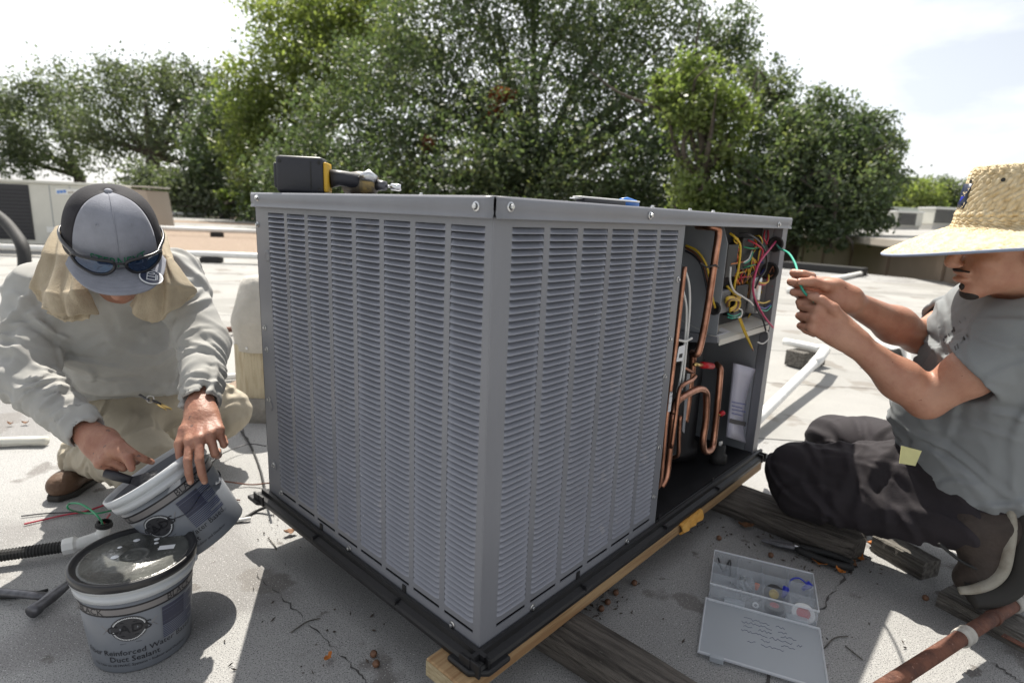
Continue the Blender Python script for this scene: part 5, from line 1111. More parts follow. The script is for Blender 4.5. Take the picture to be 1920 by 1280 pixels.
# round sticker on the brim
mat('sticker_dark', (.02, .028, .06), .4)
sc_ = brim_pt(-.50, .66, .0050); sx = unit_v(brim_pt(-.58, .62, .0022) - brim_pt(-.42, .62, .0022)); sy = unit_v(brim_pt(-.5, .4, .0022) - brim_pt(-.5, .8, .0022)); sy = unit_v(sy - sx * (sx @ sy)); sn = np.cross(sx, sy)
SM = np.stack([sx, sy, sn], 1); b = MB(); b.lathe([(0, .0012), (.0245, .0012), (.025, .0)], 36, SM, sc_); b.build('brim_sticker', MATS['print_white'], ML, world=True)
b = MB(); b.lathe([(0, .0016), (.0222, .0016)], 36, SM, sc_); b.build('sticker_disc', MATS['sticker_dark'], ML, world=True)
v, f = text_tris('110', .023); ca_, sa_ = math.cos(.62), math.sin(.62); b = MB(); b.add([sc_ + SM @ np.array([ca_ * x - sa_ * y + .001, sa_ * x + ca_ * y, .0020]) for x, y in v], f)
for o_, l_ in ((.0085, .026), (-.0092, .022), (-.0122, .017)):
    b.add([sc_ + SM @ np.array([ca_ * x - sa_ * y, sa_ * x + ca_ * y, .0020]) for x, y in ((-l_ / 2, o_ - .0008), (l_ / 2, o_ - .0008), (l_ / 2, o_ + .0008), (-l_ / 2, o_ + .0008))], [(0, 1, 2, 3)])
b.build('sticker_print', MATS['print_white'], ML, world=True)
# sunglasses resting on the cap
SG = thing('sunglasses', 'black wraparound sunglasses with blue lenses resting on the grey cap', 'sunglasses', tuple(CL(0, .12, -.02)))
mat('lens', (.01, .03, .08), .06, .6, col2=(.01, .06, .14), vscale=20, coat=1); mat('frame_black', (.012, .012, .016), .3)
def gl(az, dz, off=.012): a = az; r = RC + off; return CL(math.sin(a) * r * 1.02, math.cos(a) * r * 1.20, -.017 + dz)
for s_ in (-1, 1):
    rim = [gl(s_ * (.09 + .66 * u), .003 + dz, .016 + .003 * math.sin(u * 3)) for u, dz in ((0, .008), (.12, .016), (.4, .019), (.75, .018), (1.04, .015), (1.08, .004), (.9, -.010), (.55, -.019), (.25, -.018), (.05, -.007))]
    rs = spline(rim, 4, True); b = MB(); b.tube(rs, .0036, 7, closed=True); b.build('rim', MATS['frame_black'], SG, True, world=True)
    c_ = np.mean(rs, 0) + HF * .004; b = MB(); b.add([c_] + list(rs), [(0, 1 + i, 1 + (i + 1) % len(rs)) for i in range(len(rs))]); b.build('lens', MATS['lens'], SG, True, world=True)
    arm = [gl(s_ * az, dz, o_) for az, dz, o_ in ((.74, .014, .014), (.95, .014, .006), (1.3, .012, .002), (1.7, .008, .001), (2.1, .002, .001))]
    b = MB(); b.tube(spline(arm, 5), [.0062] * 5 + [.0055] * 16, 8, flat=.6); b.build('temple_arm', MATS['frame_black'], SG, True, world=True)
b = MB(); b.tube(spline([gl(-.12, .010, .015), gl(0, .013, .017), gl(.12, .010, .015)], 4), .0028, 7); b.build('bridge', MATS['frame_black'], SG, True, world=True)
# towel round the neck
mat('towel', (.44, .375, .275), .98, col2=(.36, .30, .215), c2=(.4, .66), vscale=16, bump=1.0, bscale=300)
def sheetg(c, n, m_, amp, seed, name, par):
    P = []; rr = random.Random(seed); f1, f2 = rr.uniform(5, 8), rr.uniform(3, 5)
    rows = [spline(r_, 12) for r_ in c]
    for i in range(n + 1):
        u = i / n * (len(rows) - 1); k = min(int(u), len(rows) - 2); fr = u - k; fr = fr * fr * (3 - 2 * fr); row = []
        for j in range(len(rows[0])):
            q = rows[k][j] * (1 - fr) + rows[k + 1][j] * fr; w = j / (len(rows[0]) - 1)
            row.append(q - CAM_FW * (amp * (math.sin(i / n * f1 + w * f2) + .8 * math.sin(w * 13 + i / n * 3.1 + seed) * (.3 + i / n) + .4 * math.sin(w * 27 - i / n * 5))) + CAM_RT * .002 * rr.uniform(-1, 1) + CAM_UP * (.004 * rr.uniform(-1, 1) if i == n else 0))
        P.append(row)
    b = MB(); b.grid(P); return b.build(name, MATS['towel'], par, True, world=True, solid=.007, sub=1)
TW = thing('towel', 'beige terry towel draped round the neck of the man in the cap', 'towel', tuple(at(210, 500, 1.55)))
sheetg([[at(110, 428, 1.60), at(140, 418, 1.60), at(165, 440, 1.56)], [at(86, 478, 1.53), at(122, 480, 1.49), at(160, 490, 1.50)], [at(52, 540, 1.49), at(105, 548, 1.455), at(168, 545, 1.48)], [at(62, 562, 1.50), at(118, 590, 1.46), at(178, 590, 1.49)]], 26, 16, .013, 1, 'left_end', TW)
sheetg([[at(88, 560, 1.50), at(128, 568, 1.475), at(170, 560, 1.49)], [at(88, 586, 1.51), at(126, 602, 1.485), at(172, 598, 1.50)]], 10, 16, .005, 4, 'fold', TW)
sheetg([[at(272, 440, 1.58), at(290, 430, 1.60), at(306, 432, 1.62)], [at(280, 480, 1.53), at(305, 478, 1.52), at(330, 490, 1.56)], [at(262, 535, 1.52), at(305, 535, 1.50), at(358, 538, 1.53)], [at(246, 572, 1.53), at(288, 604, 1.51), at(362, 550, 1.54)]], 26, 16, .013, 2, 'right_end', TW)
sheetg([[at(120, 425, 1.62), at(115, 440, 1.66), at(112, 460, 1.70)], [at(180, 415, 1.70), at(180, 440, 1.74), at(180, 470, 1.76)], [at(250, 415, 1.70), at(250, 440, 1.74), at(250, 470, 1.76)], [at(300, 428, 1.62), at(304, 440, 1.66), at(306, 460, 1.70)]], 20, 16, .004, 3, 'neck_roll', TW)
# scraper in the right hand
gS = thing('scraper', 'dark putty scraper held in the right hand of the man in the cap', 'scraper', tuple(at(235, 900, 1.37)))
s0, s1, s2 = at(196, 886, 1.375), at(246, 900, 1.385), at(292, 903, 1.42)
b = MB(); b.tube([s0, s0 * .6 + s1 * .4, s1], [.010, .012, .010], 12, flat=.75); b.build('handle', MATS['tool_black'], gS, True, world=True)
b = MB(); w_ = unit_v(np.cross(s2 - s1, cv(.1, .5, .8))); b.add([s1 - w_ * .008, s1 + w_ * .008, s2 + w_ * .032, s2 - w_ * .032], [(0, 1, 2, 3)]); b.build('blade', MATS['sealant'], gS, world=True, solid=.0025)

# ================= man in the straw hat (right)
MR = thing('person', 'kneeling man in straw hat, grey t-shirt and dark trousers wiring the unit', 'person', (1.3, .4, 0))
rh = at(1888, 456, 1.30); RU = cv(-.16, .96, .22); RF = cv(-.93, -.26, -.22); RF = unit_v(RF - RU * (RF @ RU)); RX = np.cross(RF, RU)
RM = np.stack([RX, RF, RU], 1); RL = lambda x, y, z: rh + RM @ np.array([x, y, z])
rn = at(1915, 560, 1.42); sN = at(1925, 632, 1.33); sF = at(1838, 592, 1.68); eN = at(1735, 750, 1.46); wN = at(1590, 632, 1.47); eF = at(1722, 632, 1.63); wF = at(1580, 558, 1.52)
rp = at(1835, 880, 1.58); kN = at(1496, 884, 1.88); kF = at(1560, 822, 2.12); kF[2] = max(.15, kF[2]); aN = at(1815, 985, 1.52); aF = at(1800, 930, 1.80)
B = Body()
B.el(RL(0, -.005, .025), (.074, .094, .100), RM, .02).el(RL(0, .028, -.058), (.058, .062, .052), RM, .025).el(RL(0, .066, -.098), (.026, .024, .020), RM, .02).rc(RL(0, -.03, -.06), rn, .056, .066, .03)
B.rc(RL(0, .086, .012), RL(0, .112, -.026), .010, .0135, .010); B.el(RL(0, .10, -.034), (.018, .012, .008), RM, .006)
B.el(RL(0, .088, -.052), (.027, .016, .007), RM, .005).el(RL(0, .089, -.068), (.024, .017, .008), RM, .005).el(RL(0, .103, -.060), (.022, .010, .0025), RM, .003, sub=True)
for s_ in (-1, 1):
    B.el(RL(.076 * s_, -.012, -.018), (.011, .020, .032), RM, .008); B.el(RL(.030 * s_, .084, .010), (.017, .014, .010), RM, .010, sub=True); B.el(RL(.030 * s_, .074, .010), .0115, RM, .004); B.rc(RL(.012 * s_, .09, .028), RL(.045 * s_, .078, .028), .010, .008, .012); B.el(RL(.042 * s_, .062, -.03), (.022, .022, .02), RM, .02)
B.rc(rn, rp, .05, .05, .05)
B.rc(rn, sN, .06, .055, .04).rc(rn, sF, .06, .055, .04)
for a, e_, w_ in ((sN, eN, wN), (sF, eF, wF)):
    m1 = a * .45 + e_ * .55; m2 = e_ * .68 + w_ * .32; B.rc(a, m1, .056, .054, .02).rc(m1, e_, .054, .043, .02).rc(e_, m2, .044, .047, .02).rc(m2, w_, .047, .0275, .03)
B.rc(rp, kN, .05, .045, .03).rc(kN, aN, .04, .035, .02).rc(rp, kF, .05, .045, .03).rc(kF, aF, .04, .035, .02)
# left hand: fist, thumb pinching the wire
hN = hand(B, wN, at(1528, 588, 1.47) - at(1590, 632, 1.47), cv(.15, -.10, 1), -1, [(62, 88, 50), (66, 92, 50), (68, 95, 50), (70, 95, 50)], [at(1562, 578, 1.445), at(1540, 562, 1.455), at(1520, 556, 1.47)], sc=1.1)
# right hand: palm towards us, wire between thumb and forefinger
hF = hand(B, wF, at(1515, 548, 1.54) - at(1580, 560, 1.52), cv(-.1, .05, -1), 1, [(42, 88, 40), (52, 92, 40), (56, 92, 40), (58, 92, 40)], [at(1548, 536, 1.49), at(1522, 528, 1.475), at(1500, 528, 1.468)], dev=(4, 2, -3, -8), sc=1.1)
sdf_obj('body', B, .0036, 'skin', MR); nails(hN, MR, 1.1); nails(hF, MR, 1.1)
B = Body(); B.el(RL(0, .071, -.104), (.025, .0205, .0155), RM, .006).el(RL(0, .083, -.086), (.010, .012, .009), RM, .006)
for s_ in (-1, 1): B.rc(RL(.003 * s_, .1035, -.0445), RL(.026 * s_, .0885, -.050), .0042, .0028, .004)
sdf_obj('beard', B, .0026, 'hair', MR, 1)
B = Body(); B.el(RL(0, -.022, .030), (.081, .088, .102), RM, .01).el(RL(0, .06, -.03), (.12, .06, .12), RM, .01, sub=True); sdf_obj('hair', B, .005, 'hair', MR, 1)
# t-shirt
B = Body(); rch = sN * .40 + sF * .45 + rp * .15; bel = at(1782, 772, 1.62)
tM = np.stack([unit_v(sN - sF), unit_v(np.cross(unit_v(rn - rp), unit_v(sN - sF))), unit_v(rn - rp)], 1)
tfold = folds(cv(.35, .9, .1), 20, .009, seed=3.3, tilt=.5, L=(.07, .18), W=(.007, .016)); tf2 = folds(cv(-.2, .95, .1), 20, .009, seed=7.7, tilt=.5, L=(.07, .18), W=(.007, .016))
B.el(rch, (.19, .125, .17), tM, .05, wr=tfold).el(bel, (.15, .135, .15), None, .05, wr=tfold).rc(rch, rp, .15, .155, .06, wr=tfold).rc(sN * .8 + rn * .2 , at(1900, 860, 1.52), .10, .13, .06, wr=tf2).rc(sN * .5 + sF * .5, at(1840, 800, 1.62), .13, .14, .06, wr=tf2).rc(rn, rch, .085, .12, .05)
B.el(at(1880, 800, 1.62), (.16, .16, .18), None, .05, wr=tfold).el(at(1905, 890, 1.58), (.13, .13, .09), None, .05, wr=tfold)
for a, e_, fr, sd in ((sN, eN, .50, 2.0), (sF, eF, .58, 5.0)):
    d = unit_v(e_ - a); c_ = a + (e_ - a) * fr; B.rc(a - d * .01, c_ + d * .02, .082, .080, .035, wr=folds(d, 16, .008, seed=sd), cut=(c_, d)); B.rc(c_ - d * .010, c_ + d * .03, .066, .070, .003, sub=True)
B.rc(rn + (RL(0, -.03, -.06) - rn) * .45, RL(0, -.03, -.06), .060, .07, .01, sub=True)
B.post(46, .007, 15, cv(.3, .9, .1), .45, (.07, .18), (.004, .010)).post(30, .006, 19, cv(-.6, .6, .1), .8, (.03, .09), (.004, .009)); tee = sdf_obj('t_shirt', B, .0050, 'tee_grey', MR, 1)
from mathutils.bvhtree import BVHTree
tv = [Vector(q.co) + Vector(MR['_o']) for q in tee.data.vertices]; tbv = BVHTree.FromPolygons(tv, [tuple(q.vertices) for q in tee.data.polygons])
b = MB(); rr = random.Random(9)       # faded dark print across the chest
for k in range(26):
    x0 = 1768 + (k % 9) * 5.0 + 5 * (k // 9) + rr.uniform(-2, 2); y0 = 636 - (k % 9) * 5.2 + (k // 9) * 13 + rr.uniform(-2, 2); w_, h_ = rr.uniform(1.5, 5), rr.uniform(3, 9)
    vs = [];
    for dx, dy in ((0, 0), (w_, -.8 * w_), (w_ + .3 * h_, h_ - .8 * w_), (.3 * h_, h_)):
        hit = tbv.ray_cast(Vector(CAM_C), Vector(ray(x0 + dx, y0 + dy)).normalized())
        if hit[0] is not None: vs.append(np.array(hit[0]) + .0012 * np.array(hit[1]) * (1 if hit[1].dot(Vector(CAM_FW)) < 0 else -1))
    if len(vs) == 4 and max(np.linalg.norm(vs[0] - q) for q in vs) < .03: b.add(vs, [(0, 1, 2, 3)])
b.build('chest_print', MATS['band_dark'], MR, world=True, kind='stuff')
# trousers
B = Body(); dw = folds(cv(.8, .45, .2), 20, .009, seed=8.8, tilt=.7)
B.el(at(1830, 905, 1.58), (.13, .13, .095), None, .05, wr=dw)
B.rc(at(1800, 900, 1.60), kN, .112, .088, .04, wr=dw).el(kN, .088, k=.03, wr=dw).rc(at(1500, 925, 1.84), aN, .078, .066, .04, wr=dw)
B.rc(at(1800, 870, 1.72), kF, .112, .085, .04, wr=dw).rc(kF, aF, .072, .062, .03, wr=dw)
B.post(50, .0075, 35, cv(.75, .5, .2), .5, (.06, .16), (.004, .010)); tr = sdf_obj('trousers', B, .0060, 'dark_trousers', MR, 1)
P = [[at(1447 + 62 * j / 6 + 2 * i, 895 + 8 * i + 6 * j, 1.83 - .012 * math.sin(j / 6 * 3.1) - .012 * i) for j in range(7)] for i in range(5)]
# boot: toe on the roof, heel up, pale sole edge towards us
B = Body(); hb_, tb_, ab_ = at(1895, 985, 1.48), at(1845, 1092, 1.50), at(1820, 985, 1.51); tb_[2] = max(tb_[2], .085)
B.rc(ab_, hb_ - (hb_ - ab_) * .25, .056, .050, .03).rc(hb_ - (hb_ - ab_) * .3, tb_, .050, .040, .03).el(tb_, (.048, .048, .036), None, .03).rc(ab_, tb_, .048, .036, .03).rc(tb_, at(1814, 1084, 1.52), .038, .033, .02)
sdf_obj('boot', B, .0055, 'leather_dark', MR, 1)
so = [at(1893, 942, 1.45), at(1897, 985, 1.445), at(1890, 1030, 1.445), at(1880, 1068, 1.45), at(1858, 1092, 1.455), at(1828, 1104, 1.46), at(1798, 1107, 1.47)]
b = MB(); ps = spline(so, 6); b.tube(ps, [.008 + .005 * math.sin(3.1 * i / (len(ps) - 1)) for i in range(len(ps))], 10, flat=1.3); b.build('boot_midsole', MATS['sole'], MR, True, world=True)
so2 = [q + .035 * CAM_RT - .012 * CAM_UP + .02 * CAM_FW for q in so]; b = MB(); ps = spline(so2, 6); b.tube(ps, .026, 10, flat=2.2); b.build('boot_sole', MATS['sole_dark'], MR, True, world=True)
b = MB(); b.tube(spline([at(1760, 1018, 1.50), at(1800, 1050, 1.49), at(1840, 1070, 1.47)], 5), .004, 6); b.build('boot_lace', MATS['black_rubber'], MR, True, world=True)
B = Body(); boot(B, aF + np.array([.03, -.02, -.06]), aF + np.array([.06, -.05, -.12]), aF, np.array([.5, -.3, .4])); sdf_obj('boot', B, .007, 'leather_dark', MR, 1)
mat('tag_yellow', (.60, .58, .28), .7, var=.1, vscale=20)
b = MB(); b.add([at(1690, 835, 1.50), at(1728, 845, 1.49), at(1716, 873, 1.485), at(1686, 868, 1.495)], [(0, 1, 2, 3)]); b.build('paper_tag', MATS['tag_yellow'], MR, world=True, solid=.002)
# print on the shirt front
# straw hat
SH = .0; HUv = cv(-.015, .96, .21); HFv = unit_v(RF - HUv * (RF @ HUv)); HXv = np.cross(HFv, HUv); SM_ = np.stack([HXv, HFv, HUv], 1); HC = at(1906, 431, 1.30)
mat('straw', (.80, .69, .48), .75, col2=(.62, .48, .27), c2=(.38, .66), vscale=60, spec=.4, tl=.18); mat('trim_blue', (.24, .28, .37), .8)
hat = thing('_tmp', None, None, (0, 0, 0)); bpy.data.objects.remove(hat)
def weave(s_, a, r): return .0023 * math.sin(s_ * 760 + 1.5 * math.asin(math.sin(a * r / .009 * math.pi))) * (1 + .3 * math.sin(a * 37))
prof = [(.0, .128), (.03, .126), (.055, .131), (.072, .138), (.082, .137), (.089, .128), (.093, .11), (.098, .08), (.103, .05), (.107, .026), (.109, .014), (.113, .007), (.122, .002), (.14, -.004), (.165, -.012), (.19, -.021), (.215, -.031), (.235, -.040), (.245, -.045)]
pp = spline([np.array([r_, 0, z]) for r_, z in prof], 8); na = 360; P = []; s_ = 0
for i, q in enumerate(pp):
    if i: s_ += np.linalg.norm(q - pp[i - 1])
    T_ = unit_v(pp[min(i + 1, len(pp) - 1)] - pp[max(i - 1, 0)]); nrm = np.array([-T_[2], 0, T_[0]]); nrm = -nrm if nrm[2] < 0 and q[0] < .09 else nrm; row = []
    for k in range(na + 1):
        a = 2 * math.pi * k / na; w_ = weave(s_, a, max(q[0], .02)) if q[0] > .01 else 0; r_ = q[0] + nrm[0] * w_; z = q[2] + nrm[2] * w_
        el_ = 1 + .10 * math.cos(a) ** 2 * (1 if q[0] < .125 else max(.3, 1 - (q[0] - .125) * 6)); dr = -.022 * math.exp(-((q[0]) / .045) ** 2) * (1) - .010 * max(0, q[0] - .13) / .115 * math.cos(2 * a) - .012 * max(0, q[0] - .13) / .115 * math.sin(a) 
        row.append(HC + SM_ @ np.array([math.sin(a) * r_, math.cos(a) * r_ * el_, z + dr]))
    P.append(row)
b = MB(); b.grid(P); b.build('straw_hat', MATS['straw'], MR, True, world=True, solid=.0025)
b = MB(); ed_ = np.array(P[-1][:-1]); ed_ = sum(np.roll(ed_, k, 0) for k in range(-6, 7)) / 13; b.tube(list(ed_), .0036, 7, closed=True); b.build('hat_trim', MATS['trim_blue'], MR, True, world=True)
ib = [i for i, q in enumerate(pp) if abs(q[0] - .1075) < .002][0]
b = MB(); b.grid([[HC + (np.array(q) - HC) * 1.012 for q in P[j][:]] for j in (ib - 2, ib, ib + 1)]); b.build('hat_band', MATS['straw'], MR, True, world=True, solid=.002)
for k in range(9):
    a = int((k / 9) * na); j = [i for i, q in enumerate(pp) if .0935 < q[0] < .096][0]; b = MB(); q = np.array(P[j][a]); b.lathe([(.0042, .0005), (.0042, .0018), (0, .0016)], 10, frame(q - HC - HUv * ((q - HC) @ HUv)), q); b.build('hat_eyelet', MATS['black_rubber'], MR, world=True)
j0 = [i for i, q in enumerate(pp) if .0975 < q[0] < .1][0]; a0 = int(.035 * na)
b = MB(); b.grid([[HC + (np.array(P[j0 + jj][(a0 + kk) % na]) - HC) * 1.03 for kk in (-16, -8, 0, 8)] for jj in (-5, 0, 5, 9)]); pt = b.build('hat_patch', MATS['sticker_dark'], MR, True, world=True, solid=.002)
b = MB(); b.grid([[HC + (np.array(P[j0 + jj][(a0 + kk) % na]) - HC) * 1.042 for kk in (-10, -4, 2)] for jj in (2, 4, 6)]); b.build('hat_patch_print', MATS['connector_blue'], MR, True, world=True)
# green wire between the unit and his hands
hole = on_x(1455, 458, UW - .05); hw = u2w(hole)
loose([hw + np.array([0, -.0, 0]), at(1462, 466, 1.90), at(1478, 474, 1.78), at(1490, 492, 1.66), at(1496, 512, 1.56), at(1499, 528, 1.495), at(1506, 545, 1.485), at(1516, 556, 1.482), at(1524, 562, 1.482), at(1530, 575, 1.49)], 'teal', .0032, 'green wire pulled from the wiring compartment by the man in the straw hat', 'earth_wire')
# ------------------------------------------------------------------ trees behind the roof
def leaf_mat(name, rough=.38, tl=.35, gain=1.5):
    m = bpy.data.materials.new(name); m.use_nodes = True; N, L = m.node_tree.nodes, m.node_tree.links; p = N['Principled BSDF']
    a = N.new('ShaderNodeAttribute'); a.attribute_name = 'leafcol'; L.new(a.outputs['Color'], p.inputs['Base Color']); p.inputs['Roughness'].default_value = rough
    t = N.new('ShaderNodeBsdfTranslucent'); g = N.new('ShaderNodeMixRGB'); g.blend_type = 'MULTIPLY'; g.inputs[0].default_value = 1; g.inputs[2].default_value = (gain * 1.05, gain * 1.15, gain * .6, 1)
    L.new(a.outputs['Color'], g.inputs[1]); L.new(g.outputs[0], t.inputs[0]); x = N.new('ShaderNodeMixShader'); x.inputs[0].default_value = tl
    L.new(p.outputs[0], x.inputs[1]); L.new(t.outputs[0], x.inputs[2]); L.new(x.outputs[0], N['Material Output'].inputs[0]); MATS[name] = m
leaf_mat('leaf_gloss', .50, .38, 1.7); leaf_mat('leaf_soft', .45, .5, 1.8)
mat('bark', (.085, .07, .058), .95, var=.4, vscale=5, bump=1, bscale=9)
def leaves(clusters, total, size, cols, name, mt, parent, g, clump=40, spread=.17, shell=.35, fs=1.0, carve=-.34):
    w = np.array([c[3] ** 2 for c in clusters]); w = w / w.sum(); pts = []; tone = []
    for c, ww in zip(clusters, w):
        n = int(total * ww); m_ = max(3, n // clump); ctr = np.array(c[:3]); Rr = c[3]
        d = g.normal(size=(m_, 3)); d /= np.linalg.norm(d, axis=1)[:, None]; rad = Rr * (shell + (1 - shell) * g.random(m_) ** .6) * (1 + .12 * g.normal(size=m_)); sc_ = ctr + d * rad[:, None] * np.array([1, 1, c[4] if len(c) > 4 else .85])
        k = g.integers(0, m_, n); o = g.normal(size=(n, 3)); pts.append(sc_[k] + o * (spread * min(1.3 * fs, Rr)) * np.array([1, 1, .75])); tone.append(g.random(m_)[k])
    P = np.concatenate(pts); tone = np.concatenate(tone)
    q = N3(P, 1.9 / fs, total % 17) * .6 + N3(P, 4.6 / fs, total % 11) * .4; keep = q > carve + .22 * g.normal(size=len(P)); P, tone = P[keep], tone[keep]; n = len(P)      # open gaps between boughs
    tone = np.clip(tone * .55 + .5 * (N3(P, 2.6 / fs, total % 23) * .5 + .5), 0, 1)
    a = g.normal(size=(n, 3)); a /= np.linalg.norm(a, axis=1)[:, None]; b_ = g.normal(size=(n, 3)) + [0, 0, .6]; b_ -= a * (a * b_).sum(1)[:, None]; b_ /= np.linalg.norm(b_, axis=1)[:, None]; c_ = np.cross(a, b_)
    s_ = size * (.6 + .8 * g.random(n))[:, None]
    V = np.stack([P - a * s_ * .5, P + c_ * s_ * .27 + b_ * s_ * .06, P + a * s_ * .5, P - c_ * s_ * .27 + b_ * s_ * .06], 1).reshape(-1, 3); F = np.arange(4 * n).reshape(n, 4)
    me = fast_mesh(name, V - np.array(parent['_o']), F, MATS[mt], False)
    cols = np.array(cols); t = np.clip(tone * .7 + g.random(n) * .5 - .1, 0, .999) * (len(cols) - 1); i = t.astype(int); fr = (t - i)[:, None]; col = cols[i] * (1 - fr) + cols[i + 1] * fr; col = col * (.8 + .4 * g.random(n))[:, None]
    at_ = me.attributes.new('leafcol', 'FLOAT_COLOR', 'POINT'); at_.data.foreach_set('color', np.repeat(np.concatenate([col, np.ones((n, 1))], 1), 4, 0).astype(np.float32).ravel())
    return link(name, me, parent)
OAK = [(.038, .058, .038), (.065, .092, .052), (.10, .128, .072), (.15, .16, .075)]; OAKG = [(.05, .066, .048), (.082, .10, .068), (.12, .14, .09), (.155, .17, .11)]
LIME = [(.07, .10, .035), (.11, .145, .05), (.16, .19, .075), (.21, .23, .11)]; OLIVE = [(.07, .10, .035), (.115, .145, .05), (.165, .19, .07), (.20, .21, .09)]
def tree(name, lab, base, cl, total, size, cols, mt, fork, tr=.35, group='trees behind the roof', seed=1, limbs=None, dead=None, fs=1.9, **kw):
    """cl: (pixel x, pixel y, distance, radius in metres)"""
    cl = [(c[0], c[1], c[2] * fs, c[3] * fs, *c[4:]) for c in cl]; base = (base[0], base[1] * fs); fork = (fork[0], fork[1], fork[2] * fs); tr = tr * min(fs, 1.5); size = size * fs
    if limbs: limbs = [(q[0], q[1], q[2] * fs) for q in limbs]
    if dead: dead = [(c[0], c[1], c[2] * fs, c[3] * fs) for c in dead]
    g = np.random.default_rng(seed); C_ = [(*at(c[0], c[1], c[2]), c[3], *(c[4:])) for c in cl]; bp = at(base[0], 400, base[1]); bp[2] = -3.6; fk = at(*fork)
    t = thing(name, lab, 'tree', tuple(bp), group=group); b = MB(); mid = (bp + fk) / 2 + np.array([.25 * math.sin(seed), .1, 0]); b.tube(spline([bp, mid, fk], 5), np.linspace(tr, tr * .72, 11), 12)
    ends = [np.array(c[:3]) for c in C_] if limbs is None else [at(*q) for q in limbs]
    for i, e in enumerate(ends):
        m1 = fk * .55 + e * .45 + g.normal(size=3) * .25 * fs + np.array([0, 0, -.1]); r0 = tr * (.55 if i % 2 else .42); b.tube(spline([fk, m1, e], 6), np.linspace(r0, .03, 13), 8)
        for _ in range(2): q = e + g.normal(size=3) * .45 * fs; m2 = m1 * .4 + e * .6; b.tube(spline([m2, (m2 + q) / 2 + g.normal(size=3) * .15, q], 4), np.linspace(.06, .012, 9), 6)
    b.build('trunk', MATS['bark'], t, True, world=True); leaves(C_, total, size, cols, 'crown', mt, t, g, fs=fs, **kw)
    if dead: leaves([(*at(c[0], c[1], c[2]), c[3]) for c in dead], 500 * len(dead), size * .9, [(.10, .03, .02), (.20, .06, .035), (.24, .09, .05)], 'dead_foliage', 'leaf_soft', t, g, clump=60, spread=.3, fs=fs)
    return t
# big dark oak in the middle
tree('oak_tree', 'large dark glossy oak filling the background above the unit', (1010, 13.2), [(640, 250, 13.5, 1.3), (740, 330, 12.4, 1.4), (880, 340, 12.0, 1.5), (1010, 330, 11.8, 1.5), (1130, 340, 12, 1.4), (1240, 350, 12.4, 1.2), (560, 330, 13.5, 1.1), (780, 210, 13.2, 1.4), (900, 150, 13.6, 1.5), (1000, 220, 12.4, 1.4), (1090, 110, 13.5, 1.5), (1180, 200, 12.8, 1.3), (1240, 70, 13.8, 1.3), (800, 60, 14.2, 1.3), (930, 20, 14.2, 1.4), (1080, 0, 14, 1.4), (1220, -40, 14.2, 1.3), (1000, -90, 14.4, 1.6), (850, -70, 14.6, 1.4), (1372, 60, 14, .75), (1330, 150, 13.8, .7), (1280, 270, 12.8, 1.0), (700, 140, 14, 1.1), (1375, 110, 14, .6), (620, 380, 13.0, 1.1), (950, 400, 12.0, 1.3), (1180, 410, 12.2, 1.2), (780, 410, 12.2, 1.2)],
     185000, .09, OAK, 'leaf_gloss', (1000, 330, 13.4), .42, seed=3, fs=1.9, dead=[(935, 180, 12.0, .22), (925, 215, 12.0, .2), (800, 268, 11.9, .18)])
tree('leafy_tree', 'yellow green tree at the upper left of the big oak', (600, 16.5), [(560, 60, 16.5, 1.5), (640, 40, 16.5, 1.4), (505, 140, 16.2, 1.2), (470, 190, 15.8, 1.0), (590, 150, 16, 1.4), (680, 110, 16.4, 1.2), (520, 230, 15.6, 1.1), (470, 270, 15.4, .9), (610, 10, 17, 1.1), (700, 30, 17, 1.0), (490, 310, 15.2, .9), (780, 100, 16.0, .9)],
     42000, .12, OLIVE, 'leaf_soft', (590, 260, 16.5), .28, seed=5, fs=2.1)
tree('leafy_tree', 'bright lime green tree in front of the oak, above the open compartment', (1320, 11.4), [(1310, 140, 11.4, .5), (1255, 180, 11.3, .38), (1345, 190, 11.3, .5), (1290, 230, 11.2, .5), (1365, 250, 11.2, .45), (1325, 300, 11.1, .5), (1290, 350, 11.0, .4), (1380, 310, 11.0, .42), (1350, 380, 11, .5), (1310, 410, 11, .45), (1320, 108, 11.5, .25), (1240, 155, 11.4, .25), (1400, 210, 11.6, .3)],
     17000, .10, LIME, 'leaf_soft', (1320, 330, 11.4), .16, seed=8, spread=.30, shell=.2, fs=1.5, carve=-.3)
tree('oak_tree', 'dark drooping oak to the right of the unit with branches hanging past the eave', (1500, 12.6), [(1460, 260, 12.8, .9), (1540, 230, 12.8, .75), (1510, 310, 12.2, 1.0), (1590, 300, 12.2, .85), (1620, 250, 12.6, .6), (1450, 350, 12.0, 1.0), (1550, 370, 11.8, 1.0), (1630, 340, 12.2, .7), (1440, 170, 13.4, .6), (1425, 130, 13.6, .5), (1500, 400, 11.8, .7), (1600, 390, 11.8, .7), (1655, 290, 12.4, .4), (1565, 430, 11.2, .32, 1.3), (1558, 465, 11.2, .22, 1.6), (1640, 400, 12, .4), (1420, 410, 11.8, .7)],
     62000, .09, OAK, 'leaf_gloss', (1510, 330, 12.4), .3, seed=11, fs=1.4)
